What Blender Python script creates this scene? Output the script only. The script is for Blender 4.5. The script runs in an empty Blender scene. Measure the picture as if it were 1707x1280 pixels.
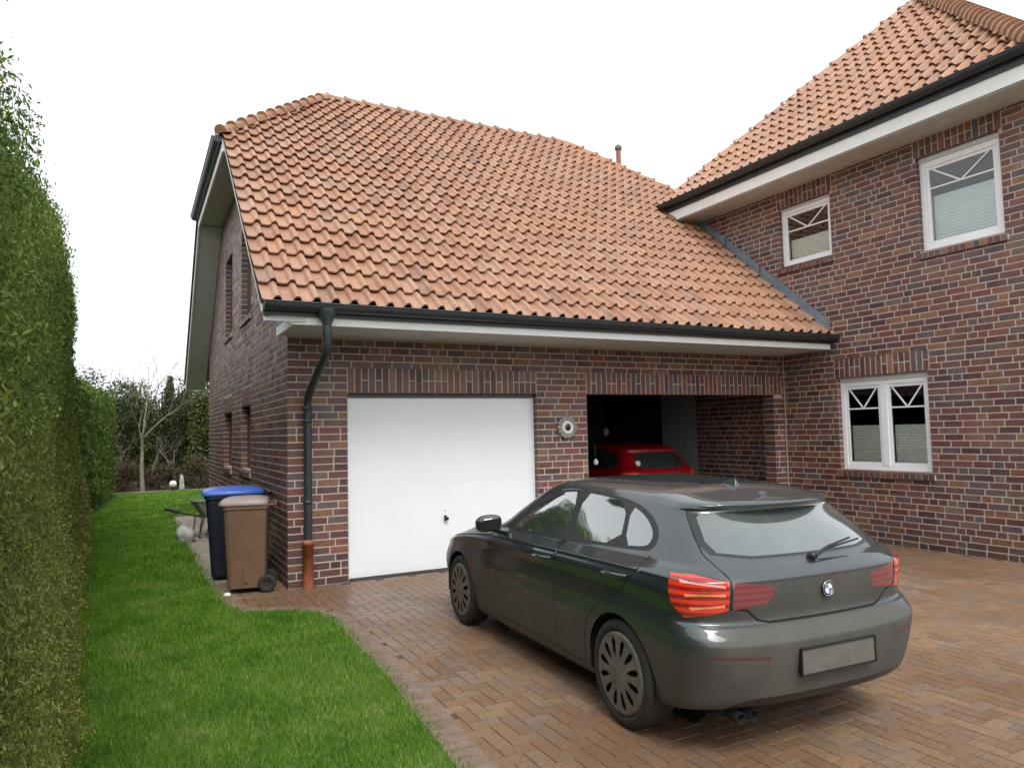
import bpy, bmesh, math, random
import numpy as np
from mathutils import Vector, Matrix, geometry
R_ = math.radians
random.seed(7); rng = np.random.default_rng(7)
scn = bpy.context.scene
COL = scn.collection

# ------------------------------------------------------------------ camera, sky, sun, exposure
cam_d = bpy.data.cameras.new('camera'); cam = bpy.data.objects.new('camera', cam_d); COL.objects.link(cam)
cam.location = (-1.628, -8.868, 1.780)
cam.rotation_euler = (R_(93.7076), R_(1.2521), R_(-27.502))
cam_d.sensor_width = 36; cam_d.lens = 1213.39/1707*36
cam_d.clip_start = 0.05; cam_d.clip_end = 2000
scn.camera = cam
SUN_EL, SUN_AZ = 52, 192       # degrees; azimuth of the sun measured from +Y clockwise
world = bpy.data.worlds.new('World'); scn.world = world; world.use_nodes = True
wt = world.node_tree; bg = wt.nodes['Background']
sky = wt.nodes.new('ShaderNodeTexSky'); sky.sky_type = 'NISHITA'; sky.sun_disc = False
sky.sun_elevation = R_(SUN_EL); sky.sun_rotation = R_(SUN_AZ); sky.dust_density = 6; sky.air_density = 1.2
hs = wt.nodes.new('ShaderNodeHueSaturation'); hs.inputs['Saturation'].default_value = .28; hs.inputs['Value'].default_value = 1.0
mixs = wt.nodes.new('ShaderNodeMix'); mixs.data_type = 'RGBA'; mixs.inputs['Factor'].default_value = .62
mixs.inputs[7].default_value = (13.2, 13.7, 14.2, 1)      # even cloud cover
wt.links.new(sky.outputs[0], hs.inputs['Color']); wt.links.new(hs.outputs[0], mixs.inputs[6])
wt.links.new(mixs.outputs[2], bg.inputs['Color']); bg.inputs['Strength'].default_value = 0.10
sun_d = bpy.data.lights.new('sun', 'SUN'); sun = bpy.data.objects.new('sun', sun_d); COL.objects.link(sun)
sun_d.energy = 1.3; sun_d.angle = R_(22); sun_d.color = (1, .965, .92)
az, el = R_(SUN_AZ), R_(SUN_EL)
to_sun = Vector((math.sin(az)*math.cos(el), math.cos(az)*math.cos(el), math.sin(el)))
sun.rotation_euler = (-to_sun).to_track_quat('-Z', 'Y').to_euler()
scn.view_settings.view_transform = 'Standard'; scn.view_settings.look = 'None'
scn.view_settings.gamma = 1; scn.view_settings.use_curve_mapping = False
scn.view_settings.exposure = 0.50
scn.render.engine = 'CYCLES'

# ------------------------------------------------------------------ geometry numbers (metres)
L = 8.232          # house wall plane x
D1, D2, D3 = .718, 3.387, 4.221   # garage door, carport opening
H1 = 2.294         # door lintel
H2 = 2.612         # top of the soldier course
EV = 1.03; ZE = 3.187; KR = .852   # eave overhang, eave height, roof pitch of the garage
XV = -.459; DR = 4.977; ZR = ZE+KR*(DR+EV); XR0 = 1.676; XR1 = 7.157
HY = 2.289; HZ = ZE+KR*(DR-HY+EV)
CP = .0896         # brick course pitch

# ------------------------------------------------------------------ helpers
def tag(o, label=None, cat=None, group=None, kind=None):
    if label: o['label'] = label
    if cat: o['category'] = cat
    if group: o['group'] = group
    if kind: o['kind'] = kind
    return o
def empty(name, loc=(0, 0, 0), rz=0, label=None, cat=None, group=None):
    o = bpy.data.objects.new(name, None); COL.objects.link(o); o.location = loc; o.rotation_euler = (0, 0, rz)
    o.empty_display_size = .1
    return tag(o, label, cat, group)
def link(name, me, parent=None):
    o = bpy.data.objects.new(name, me); COL.objects.link(o)
    if parent is not None: o.parent = parent
    return o
class MB:
    """collects faces; builds one mesh object"""
    def __init__(s): s.v = []; s.f = []; s.m = []; s.r = []; s.sm = []
    def face(s, pts, m=0, r=None, smooth=False):
        b = len(s.v); s.v += [tuple(p) for p in pts]; s.f.append(tuple(range(b, b+len(pts)))); s.m.append(m)
        s.r.append(r or (random.random(), random.random(), random.random())); s.sm.append(smooth)
    def quads(s, V, F, m=0, r=None, smooth=False):
        b = len(s.v); s.v += [tuple(p) for p in V]
        rr = r or (random.random(), random.random(), random.random())
        for f in F: s.f.append(tuple(i+b for i in f)); s.m.append(m); s.r.append(rr); s.sm.append(smooth)
    def box(s, a, b, m=0, r=None, fr=None):
        (x0, y0, z0), (x1, y1, z1) = a, b
        P = [(x0,y0,z0),(x1,y0,z0),(x1,y1,z0),(x0,y1,z0),(x0,y0,z1),(x1,y0,z1),(x1,y1,z1),(x0,y1,z1)]
        if fr: P = [fr(*p) for p in P]
        s.quads(P, [(0,3,2,1),(4,5,6,7),(0,1,5,4),(1,2,6,5),(2,3,7,6),(3,0,4,7)], m, r)
    def tube(s, pts, rad, n=10, m=0, r=None, caps=True, smooth=True):
        pts = [Vector(p) for p in pts]; N = len(pts); rad = rad if hasattr(rad, '__len__') else [rad]*N
        V = []; up = None
        for i, p in enumerate(pts):
            t = (pts[min(i+1, N-1)]-pts[max(i-1, 0)]).normalized()
            if up is None:
                up = t.orthogonal().normalized()
            else:
                up = (up-t*up.dot(t)); up = up.normalized() if up.length > 1e-6 else t.orthogonal().normalized()
            w = t.cross(up)
            for k in range(n):
                a = 2*math.pi*k/n; V.append(p+(up*math.cos(a)+w*math.sin(a))*rad[i])
        F = [(i*n+k, i*n+(k+1) % n, (i+1)*n+(k+1) % n, (i+1)*n+k) for i in range(N-1) for k in range(n)]
        s.quads(V, F, m, r, smooth)
        if caps:
            s.face([V[k] for k in range(n)][::-1], m, r); s.face([V[(N-1)*n+k] for k in range(n)], m, r)
    def lathe(s, c, axis, prof, n=32, m=0, r=None, smooth=True):
        """prof: list of (along axis, radius)"""
        c = Vector(c); ax = Vector(axis).normalized(); u = ax.orthogonal().normalized(); w = ax.cross(u)
        V = [c+ax*a+(u*math.cos(2*math.pi*k/n)+w*math.sin(2*math.pi*k/n))*q for a, q in prof for k in range(n)]
        F = [(i*n+k, i*n+(k+1) % n, (i+1)*n+(k+1) % n, (i+1)*n+k) for i in range(len(prof)-1) for k in range(n)]
        s.quads(V, F, m, r, smooth)
    def prism(s, poly, z0, z1, fr=None, m=0):
        """poly (a,b) extruded along the third coordinate through frame fr"""
        fr = fr or (lambda a, b, c: (a, b, c))
        n = len(poly)
        s.face([fr(a, b, z0) for a, b in poly][::-1], m); s.face([fr(a, b, z1) for a, b in poly], m)
        for i in range(n):
            a, b = poly[i], poly[(i+1) % n]
            s.face([fr(*a, z0), fr(*b, z0), fr(*b, z1), fr(*a, z1)], m)
    def build(s, name, mats, parent=None, merge=0, fixn=False, bevel=0):
        me = bpy.data.meshes.new(name); me.from_pydata(s.v, [], s.f)
        mats = mats if isinstance(mats, (list, tuple)) else [mats]
        for mm in mats: me.materials.append(mm)
        me.polygons.foreach_set('material_index', s.m); me.polygons.foreach_set('use_smooth', s.sm)
        at = me.attributes.new('rnd', 'FLOAT_VECTOR', 'FACE'); at.data.foreach_set('vector', np.array(s.r, dtype=np.float32).ravel())
        if merge or fixn:
            bm = bmesh.new(); bm.from_mesh(me)
            if merge: bmesh.ops.remove_doubles(bm, verts=bm.verts, dist=merge)
            if fixn: bmesh.ops.recalc_face_normals(bm, faces=bm.faces)
            bm.to_mesh(me); bm.free()
        o = link(name, me, parent)
        if bevel:
            md = o.modifiers.new('bevel', 'BEVEL'); md.width = bevel; md.segments = 2; md.limit_method = 'ANGLE'; md.harden_normals = False
        return o
def np_mesh(name, V, nper, mat, parent=None, rnd=None, smooth=False):
    """V: (N*nper,3) independent polygons of nper corners"""
    n = len(V)//nper; me = bpy.data.meshes.new(name)
    me.vertices.add(len(V)); me.vertices.foreach_set('co', np.asarray(V, dtype=np.float32).ravel())
    me.loops.add(len(V)); me.loops.foreach_set('vertex_index', np.arange(len(V), dtype=np.int32))
    me.polygons.add(n); me.polygons.foreach_set('loop_start', np.arange(0, len(V), nper, dtype=np.int32))
    me.polygons.foreach_set('loop_total', np.full(n, nper, dtype=np.int32))
    at = me.attributes.new('rnd', 'FLOAT_VECTOR', 'FACE')
    at.data.foreach_set('vector', (rng.random((n, 3)) if rnd is None else rnd).astype(np.float32).ravel())
    me.materials.append(mat); me.update(calc_edges=True)
    return link(name, me, parent)
def clip(o, planes):
    """cut an object's mesh, keeping the side the plane normals point away from"""
    bm = bmesh.new(); bm.from_mesh(o.data)
    for co, no in planes:
        bmesh.ops.bisect_plane(bm, geom=bm.verts[:]+bm.edges[:]+bm.faces[:], plane_co=co, plane_no=no, clear_outer=True, dist=1e-5)
    bm.to_mesh(o.data); bm.free()

# ------------------------------------------------------------------ materials
class NT:
    def __init__(s, name):
        s.mat = bpy.data.materials.new(name); s.mat.use_nodes = True; s.t = s.mat.node_tree; s.b = s.t.nodes['Principled BSDF']
        s.out = s.t.nodes['Material Output']
    def n(s, typ, **kw):
        o = s.t.nodes.new(typ)
        for k, v in kw.items(): setattr(o, k, v)
        return o
    def l(s, a, b): s.t.links.new(a, b)
    def coord(s, scale=None, kind='Object'):
        tc = s.n('ShaderNodeTexCoord'); o = tc.outputs[kind]
        if scale:
            mp = s.n('ShaderNodeMapping'); mp.inputs['Scale'].default_value = scale; s.l(o, mp.inputs[0]); o = mp.outputs[0]
        return o
    def noise(s, scale, detail=4, rough=.6, vec=None, out='Fac'):
        q = s.n('ShaderNodeTexNoise'); q.inputs['Scale'].default_value = scale; q.inputs['Detail'].default_value = detail
        q.inputs['Roughness'].default_value = rough; s.l(vec or s.coord(), q.inputs['Vector']); return q.outputs[out]
    def ramp(s, fac, stops, interp='LINEAR'):
        r = s.n('ShaderNodeValToRGB'); r.color_ramp.interpolation = interp; e = r.color_ramp.elements
        while len(e) < len(stops): e.new(.5)
        for i, (p, c) in enumerate(stops): e[i].position = p; e[i].color = (*c, 1) if len(c) == 3 else c
        s.l(fac, r.inputs[0]); return r.outputs[0]
    def mix(s, fac, a, b, mode='MIX'):
        m = s.n('ShaderNodeMix', data_type='RGBA', blend_type=mode)
        for sock, val in ((m.inputs['Factor'], fac), (m.inputs[6], a), (m.inputs[7], b)):
            if isinstance(val, (int, float)): sock.default_value = val
            elif isinstance(val, tuple): sock.default_value = (*val, 1) if len(val) == 3 else val
            else: s.l(val, sock)
        return m.outputs[2]
    def math(s, op, a, b=0, clamp=False):
        m = s.n('ShaderNodeMath', operation=op, use_clamp=clamp)
        for i, val in enumerate((a, b)):
            if isinstance(val, (int, float)): m.inputs[i].default_value = val
            else: s.l(val, m.inputs[i])
        return m.outputs[0]
    def rnd(s):
        a = s.n('ShaderNodeAttribute', attribute_name='rnd'); x = s.n('ShaderNodeSeparateXYZ'); s.l(a.outputs['Vector'], x.inputs[0]); return x.outputs
    def sep(s, vec):
        x = s.n('ShaderNodeSeparateXYZ'); s.l(vec, x.inputs[0]); return x.outputs
    def rescale(s, v, a, b, c, d):
        m = s.n('ShaderNodeMapRange'); s.l(v, m.inputs[0])
        for i, q in enumerate((a, b, c, d)): m.inputs[i+1].default_value = q
        return m.outputs[0]
    def bump(s, h, strength=.3, dist=.01):
        b = s.n('ShaderNodeBump'); b.inputs['Strength'].default_value = strength; b.inputs['Distance'].default_value = dist
        s.l(h, b.inputs['Height']); s.l(b.outputs[0], s.b.inputs['Normal']); return b
    def base(s, c):
        if isinstance(c, tuple): s.b.inputs['Base Color'].default_value = (*c, 1)
        else: s.l(c, s.b.inputs['Base Color'])
    def rough(s, r):
        if isinstance(r, (int, float)): s.b.inputs['Roughness'].default_value = r
        else: s.l(r, s.b.inputs['Roughness'])
M = {}
def simple(name, col, rough=.6, metal=0, var=.12, nscale=8, bump=0, coat=0, spec=.5):
    t = NT(name); nz = t.noise(nscale, 5)
    lo = tuple(c*(1-var) for c in col); hi = tuple(min(1, c*(1+var)) for c in col)
    t.base(t.ramp(nz, [(.3, lo), (.7, hi)])); t.rough(rough); t.b.inputs['Metallic'].default_value = metal
    t.b.inputs['Specular IOR Level'].default_value = spec
    if coat: t.b.inputs['Coat Weight'].default_value = coat; t.b.inputs['Coat Roughness'].default_value = .08
    if bump: t.bump(t.noise(nscale*6, 4), bump, .004)
    M[name] = t.mat; return t.mat
def mat_brick():
    t = NT('brick'); r = t.rnd()
    c = t.ramp(r[0], [(0, (.070,.036,.038)), (.14, (.100,.045,.040)), (.30, (.130,.050,.038)), (.44, (.105,.060,.048)), (.56, (.150,.068,.042)),
                      (.68, (.090,.066,.070)), (.78, (.122,.042,.038)), (.88, (.175,.088,.046)), (.95, (.112,.082,.068)), (1, (.14,.045,.030))], 'CONSTANT')
    vec = t.coord(); n1 = t.noise(9, 5, .65, vec); n2 = t.noise(60, 4, .7, vec)
    c = t.mix(.8, c, t.ramp(n1, [(.25, (.62,.60,.60)), (.75, (1.45,1.38,1.35))]), 'MULTIPLY')
    c = t.mix(.6, c, t.ramp(n2, [(.3, (.62,.6,.6)), (.7, (1.4,1.4,1.4))]), 'MULTIPLY')
    v = t.rescale(r[1], 0, 1, .98, 1.38); vc = t.n('ShaderNodeCombineXYZ'); [t.l(v, vc.inputs[i]) for i in range(3)]
    c = t.mix(1, c, vc.outputs[0], 'MULTIPLY')
    n3 = t.noise(1.1, 4, .6, vec)       # pale lime bloom in patches
    c = t.mix(t.math('MULTIPLY', t.rescale(n3, .5, .75, 0, .30), n2, True), c, (.36,.32,.30))
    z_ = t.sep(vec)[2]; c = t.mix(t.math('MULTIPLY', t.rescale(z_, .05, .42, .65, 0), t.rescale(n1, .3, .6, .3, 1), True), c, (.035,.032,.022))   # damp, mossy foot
    t.base(c); t.rough(t.rescale(r[2], 0, 1, .42, .70)); t.b.inputs['Specular IOR Level'].default_value = .5; t.bump(t.noise(45, 6, .7, vec), .5, .006); M['brick'] = t.mat
mat_brick()
def mat_mortar():
    t = NT('mortar'); vec = t.coord(); n = t.noise(14, 5, .7, vec)
    t.base(t.ramp(n, [(.25, (.36,.295,.255)), (.5, (.46,.385,.34)), (.8, (.56,.48,.43))])); t.rough(.9); t.bump(t.noise(150, 3, .6, vec), .4, .003); M['mortar'] = t.mat
mat_mortar()
def mat_tile():
    t = NT('roof_clay'); r = t.rnd(); vec = t.coord()
    c = t.ramp(r[0], [(0, (.265,.112,.056)), (.2, (.340,.153,.078)), (.4, (.295,.130,.068)), (.6, (.400,.195,.100)), (.8, (.325,.148,.078)), (.92, (.370,.205,.122)), (1, (.200,.084,.046))])
    n1 = t.noise(2.2, 6, .7, vec); n2 = t.noise(22, 6, .78, vec); n4 = t.noise(.45, 3, .55, vec)
    c = t.mix(t.rescale(n1, .42, .72, 0, .60), c, (.43,.275,.185))        # pale weathering
    c = t.mix(t.rescale(n2, .48, .72, 0, .62), c, (.17,.085,.055))        # grime in speckles
    c = t.mix(t.rescale(n4, .50, .70, 0, .45), c, (.42,.185,.070))        # orange streaky areas
    n3 = t.noise(110, 3, .7, vec); c = t.mix(t.rescale(n3, .60, .70, 0, .5), c, (.60,.53,.46))
    n5 = t.noise(7, 5, .7, vec); c = t.mix(t.rescale(n5, .60, .74, 0, .55), c, (.115,.095,.050))   # moss
    t.base(c); t.rough(t.math('ADD', t.rescale(r[1], 0, 1, .26, .42), t.rescale(n2, .4, .7, 0, .25))); t.b.inputs['Specular IOR Level'].default_value = .75; t.bump(n2, .35, .006); M['tile'] = t.mat
mat_tile()
def mat_paver():
    t = NT('paver_block'); r = t.rnd(); vec = t.coord()
    c = t.ramp(r[0], [(0, (.145,.082,.052)), (.18, (.205,.112,.062)), (.36, (.165,.102,.064)), (.52, (.235,.140,.074)), (.66, (.150,.112,.092)), (.78, (.225,.152,.080)), (.88, (.175,.128,.115)), (1, (.26,.165,.088))])
    n1 = t.noise(.7, 5, .65, vec); n2 = t.noise(30, 6, .8, vec); n3 = t.noise(2.4, 4, .6, vec); n4 = t.noise(.35, 4, .6, vec)
    c = t.mix(t.rescale(n1, .38, .66, 0, .7), c, (.25,.148,.076))
    c = t.mix(t.rescale(n3, .50, .72, 0, .5), c, (.165,.128,.112))
    c = t.mix(.8, c, t.ramp(n2, [(.28, (.58,.56,.55)), (.72, (1.55,1.52,1.5))]), 'MULTIPLY')
    damp = t.rescale(n4, .42, .62, 0, 1)
    c = t.mix(t.math('MULTIPLY', damp, .38), c, (.075,.045,.028))
    t.base(c); t.rough(t.rescale(damp, 0, 1, .75, .34)); t.bump(n2, .5, .004); M['paver'] = t.mat
mat_paver()
def mat_leaf(name, stops, nsc=.9, trans=.25, zc=None, rough=.6):
    t = NT(name); r = t.rnd(); vec = t.coord(); n1 = t.noise(nsc, 5, .65, vec)
    f = t.math('ADD', t.math('MULTIPLY', r[0], .5), t.math('MULTIPLY', t.rescale(n1, .3, .7, 0, 1), .5))
    c = t.ramp(f, stops)
    if zc:
        z = t.sep(vec)[2]; n2 = t.noise(1.6, 4, .7, vec)
        fz = t.math('MULTIPLY', t.rescale(z, zc[0], zc[1], 1, 0), t.rescale(n2, .3, .6, .2, 1), True)
        c = t.mix(fz, c, t.ramp(r[1], zc[2]))
    t.base(c); t.rough(rough); t.b.inputs['Specular IOR Level'].default_value = .25
    tr = t.n('ShaderNodeBsdfTranslucent'); t.l(c, tr.inputs[0]); mx = t.n('ShaderNodeMixShader'); mx.inputs[0].default_value = trans
    t.l(t.b.outputs[0], mx.inputs[1]); t.l(tr.outputs[0], mx.inputs[2]); t.l(mx.outputs[0], t.out.inputs[0]); M[name] = t.mat
mat_leaf('thuja', [(.1, (.030,.058,.014)), (.35, (.080,.140,.024)), (.6, (.140,.215,.036)), (.85, (.245,.285,.065))], 2.4, .25,
         (.0, 2.4, [(0, (.13,.105,.032)), (.5, (.32,.31,.075)), (1, (.50,.46,.14))]))
mat_leaf('thuja_dark', [(.1, (.040,.075,.014)), (.5, (.100,.165,.026)), (.9, (.18,.245,.045))], 1.2, .3)
mat_leaf('evergreen', [(.1, (.028,.040,.018)), (.5, (.062,.080,.034)), (.9, (.110,.125,.055))], .8, .2)
mat_leaf('laurel', [(.1, (.040,.060,.018)), (.5, (.090,.115,.030)), (.9, (.170,.175,.055))], 1.0, .25)
mat_leaf('brown_leaf', [(.1, (.055,.042,.028)), (.5, (.105,.080,.048)), (.9, (.165,.135,.070))], 1.0, .15)
mat_leaf('grass_blade', [(.05, (.045,.125,.010)), (.36, (.095,.235,.018)), (.56, (.150,.310,.028)), (.72, (.24,.36,.060)), (.92, (.36,.36,.14))], 1.6, .3)
mat_leaf('far_green', [(.1, (.030,.042,.024)), (.5, (.055,.072,.035)), (.9, (.090,.10,.05))], .5, .1)
def mat_lawn():
    t = NT('lawn_soil'); vec = t.coord(); n1 = t.noise(1.2, 6, .7, vec); n2 = t.noise(40, 4, .7, vec)
    c = t.ramp(n1, [(.3, (.055,.10,.016)), (.6, (.095,.155,.028)), (.75, (.14,.135,.05))])
    c = t.mix(.6, c, t.ramp(n2, [(.3, (.5,.5,.5)), (.7, (1.4,1.4,1.4))]), 'MULTIPLY'); t.base(c); t.rough(.9); t.bump(n2, .6, .02); M['lawn'] = t.mat
mat_lawn()
def mat_paint(name, col, dirt, dirtf, coat=.6, rough=.3, metal=0.0):
    t = NT(name); vec = t.coord(); xyz = t.sep(vec)
    n1 = t.noise(3.5, 6, .65, vec); n2 = t.noise(90, 4, .75, vec); n3 = t.noise(1.1, 4, .6, vec)
    low = t.rescale(xyz[2], .84, .30, 0, .66)            # road spray lower down
    back = t.rescale(xyz[0], -.66, -.78, 0, .85)         # and over the tail
    hb = t.rescale(xyz[2], .975, .93, 0, 1)
    ledge = t.math('MULTIPLY', t.rescale(xyz[2], .645, .675, 0, 1), t.rescale(xyz[2], .725, .740, 1, 0))
    back = t.math('MULTIPLY', t.math('MULTIPLY', back, hb), t.rescale(ledge, 0, 1, 1, .92))
    d = t.math('MAXIMUM', low, back)
    k = t.rescale(d, 0, .35, .25, 1)
    m = t.math('ADD', t.rescale(n1, .3, .7, -.16, .16), t.rescale(n3, .3, .7, -.12, .12)); m = t.math('ADD', m, t.rescale(n2, .3, .7, -.09, .09))
    d = t.math('MULTIPLY', t.math('ADD', t.math('ADD', d, t.math('MULTIPLY', m, k)), .07), dirtf, True)
    t.base(t.mix(d, col, dirt)); t.rough(t.rescale(d, 0, 1, rough, .75)); t.l(t.rescale(d, 0, .9, metal, 0), t.b.inputs['Metallic'])
    t.b.inputs['Coat Roughness'].default_value = .05; t.b.inputs['Coat IOR'].default_value = 1.75; t.l(t.rescale(d, 0, .75, coat, .0), t.b.inputs['Coat Weight'])
    t.bump(n2, .04, .001); M[name] = t.mat
mat_paint('black_paint', (.022,.033,.040), (.088,.083,.072), .95, coat=1.0, rough=.38, metal=.55)
mat_paint('red_paint', (.30,.004,.009), (.2,.1,.08), .12)
simple('rubber', (.022,.021,.022), .75, var=.25, nscale=20, bump=.2)
simple('black_plastic', (.016,.017,.019), .30, var=.2)
simple('gap', (.004,.004,.004), .9)
simple('hubcap', (.15,.14,.125), .5, metal=.25, var=.3, nscale=14)
simple('chrome', (.75,.76,.78), .15, metal=1, var=.03)
simple('badge_blue', (.12,.22,.42), .3); simple('badge_white', (.82,.83,.85), .3, var=.04)
simple('plate_dirty', (.120,.114,.098), .6, var=.14, nscale=12)
simple('seat_cloth', (.03,.032,.036), .9, var=.2)
simple('white_paint', (.76,.775,.79), .4, var=.03, nscale=3); simple('door_white', (.84,.87,.90), .35, var=.02, nscale=2)
simple('upvc', (.86,.87,.88), .35, var=.03); simple('frame_brown', (.10,.055,.05), .5, var=.1); simple('upvc_box', (.55,.57,.55), .5, var=.06)
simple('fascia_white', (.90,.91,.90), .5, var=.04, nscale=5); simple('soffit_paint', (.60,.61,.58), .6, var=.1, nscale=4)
simple('gutter_metal', (.030,.036,.040), .42, var=.25, nscale=6); simple('lead', (.205,.225,.255), .55, metal=.2, var=.18, nscale=7, bump=.3)
simple('clay_pipe', (.34,.105,.05), .6, var=.3, nscale=10); simple('dark_seal', (.10,.115,.12), .6)
simple('blind_cloth', (.88,.90,.84), .85, var=.03); simple('blind_pale', (.80,.86,.86), .85, var=.04)
simple('plaster', (.30,.30,.32), .9, var=.15); simple('dark_floor', (.06,.055,.05), .9)
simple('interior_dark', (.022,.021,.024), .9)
simple('bin_brown', (.150,.085,.052), .5, var=.15, nscale=6); simple('bin_brown_lid', (.30,.25,.225), .45, var=.15); simple('bin_navy', (.008,.013,.024), .5, var=.2)
simple('bin_blue', (.055,.13,.50), .35, var=.15)
simple('galvanised', (.30,.31,.28), .5, metal=.3, var=.25, nscale=9); simple('steel_tube', (.05,.07,.05), .5)
simple('stone_grey', (.36,.37,.33), .9, var=.25, nscale=12, bump=.5); simple('stone_white', (.75,.75,.68), .7)
simple('bark', (.22,.19,.15), .9, var=.35, nscale=14, bump=.6); simple('bark_dark', (.09,.075,.06), .9, var=.35, nscale=14, bump=.6)
simple('twig_far', (.20,.19,.19), .9, var=.2); simple('sand_bed', (.075,.055,.035), .95, var=.3, nscale=12, bump=.4)
simple('slab', (.27,.235,.19), .85, var=.25, nscale=3, bump=.4); simple('kerb_pink', (.195,.135,.102), .85, var=.25, nscale=8, bump=.4)
simple('ceramic', (.26,.255,.24), .5, var=.45, nscale=30, bump=.5); simple('ceramic_white', (.70,.69,.64), .5, var=.12, nscale=20)
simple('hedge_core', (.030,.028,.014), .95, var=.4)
simple('soil', (.07,.05,.035), .95, var=.3, nscale=5, bump=.6); simple('ground_green', (.06,.09,.03), .95, var=.3, nscale=.2)
simple('vent_clay', (.30,.10,.06), .6); simple('vent_cap', (.14,.15,.15), .6)
def mat_glass(name, tint, trans, rough=.02, dirt=0, dcol=(.3,.33,.33), ior=1.5, boost=1.0):
    t = NT(name); t.t.nodes.remove(t.b)
    tr = t.n('ShaderNodeBsdfTransparent'); tr.inputs[0].default_value = (*tint, 1)
    gl = t.n('ShaderNodeBsdfGlossy'); gl.inputs['Roughness'].default_value = rough; gl.inputs[0].default_value = (1, 1, 1, 1)
    fr = t.n('ShaderNodeFresnel'); fr.inputs[0].default_value = ior
    df = t.n('ShaderNodeBsdfDiffuse'); df.inputs[0].default_value = (*dcol, 1)
    m1 = t.n('ShaderNodeMixShader'); m1.inputs[0].default_value = 1-trans
    dk = t.n('ShaderNodeBsdfDiffuse'); dk.inputs[0].default_value = (.01, .011, .012, 1)
    t.l(tr.outputs[0], m1.inputs[1]); t.l(dk.outputs[0], m1.inputs[2])
    md = t.n('ShaderNodeMixShader'); nz = t.noise(6, 5, .7); nz2 = t.noise(90, 3, .7)
    t.l(t.math('ADD', t.rescale(nz, .2, .8, dirt*.7, dirt*1.2), t.rescale(nz2, .3, .7, -dirt*.12, dirt*.12), True), md.inputs[0])
    t.l(m1.outputs[0], md.inputs[1]); t.l(df.outputs[0], md.inputs[2])
    m2 = t.n('ShaderNodeMixShader'); t.l(t.math('MULTIPLY', fr.outputs[0], boost, True), m2.inputs[0])
    t.l(md.outputs[0], m2.inputs[1]); t.l(gl.outputs[0], m2.inputs[2]); t.l(m2.outputs[0], t.out.inputs[0]); M[name] = t.mat
mat_glass('window_glass', (.95,.98,.97), 1.0, boost=2.2)
mat_glass('car_glass', (.70,.80,.78), .9, rough=.03, dirt=.10, dcol=(.36,.46,.45), boost=4.4)
mat_glass('car_rear_glass', (.25,.3,.29), .6, rough=.07, dirt=.36, dcol=(.22,.27,.265), boost=3.0)
def mat_lamp(name, c1, c2, sc):
    t = NT(name); v = t.coord((1, 1, 1)); z = t.sep(v); w = t.n('ShaderNodeTexWave'); w.bands_direction = 'Z'; w.inputs['Scale'].default_value = sc; w.inputs['Distortion'].default_value = .3
    t.l(v, w.inputs[0]); c = t.mix(t.rescale(w.outputs['Fac'], .3, .7, 0, 1), c1, c2); nz = t.noise(25, 4); c = t.mix(t.rescale(nz, .4, .8, 0, .35), c, (.16,.12,.11))
    t.base(c); t.rough(.18); t.b.inputs['Coat Weight'].default_value = .8; M[name] = t.mat
mat_lamp('lamp_red', (.85,.045,.015), (.30,.008,.008), 7); mat_lamp('lamp_dull', (.26,.045,.050), (.18,.035,.04), 9)
simple('lamp_bar', (.98,.30,.14), .2, var=.1, coat=.8); simple('lamp_strip', (.95,.42,.36), .2, var=.15, coat=.8)
simple('reflector_red', (.095,.035,.042), .35, var=.2)

# ------------------------------------------------------------------ masonry
def frame(O, U, N):
    O, U, N = Vector(O), Vector(U), Vector(N)
    return lambda u, z, d=0: tuple(O+U*u+N*d+Vector((0, 0, z)))      # d = distance outwards
FR_FRONT = frame((0, 0, 0), (1, 0, 0), (0, -1, 0))
FR_HOUSE = frame((L, 0, 0), (0, -1, 0), (-1, 0, 0))     # u = -y
FR_SIDE = frame((0, 0, 0), (0, -1, 0), (-1, 0, 0))      # u = -y (negative)
JT = .0130
def one_brick(mb, fr, u0, u1, z0, z1, dep=.004, r=None):
    b = .004; r = r or (random.random(), random.random(), random.random())
    j = random.uniform(-.0015, .0015)
    P = [fr(u0, z0, -dep), fr(u1, z0, -dep), fr(u1, z1, -dep), fr(u0, z1, -dep), fr(u0+b, z0+b, j), fr(u1-b, z0+b, j), fr(u1-b, z1-b, j), fr(u0+b, z1-b, j)]
    mb.quads(P, [(4,5,6,7), (0,1,5,4), (1,2,6,5), (2,3,7,6), (3,0,4,7)], 0, r)
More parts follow.
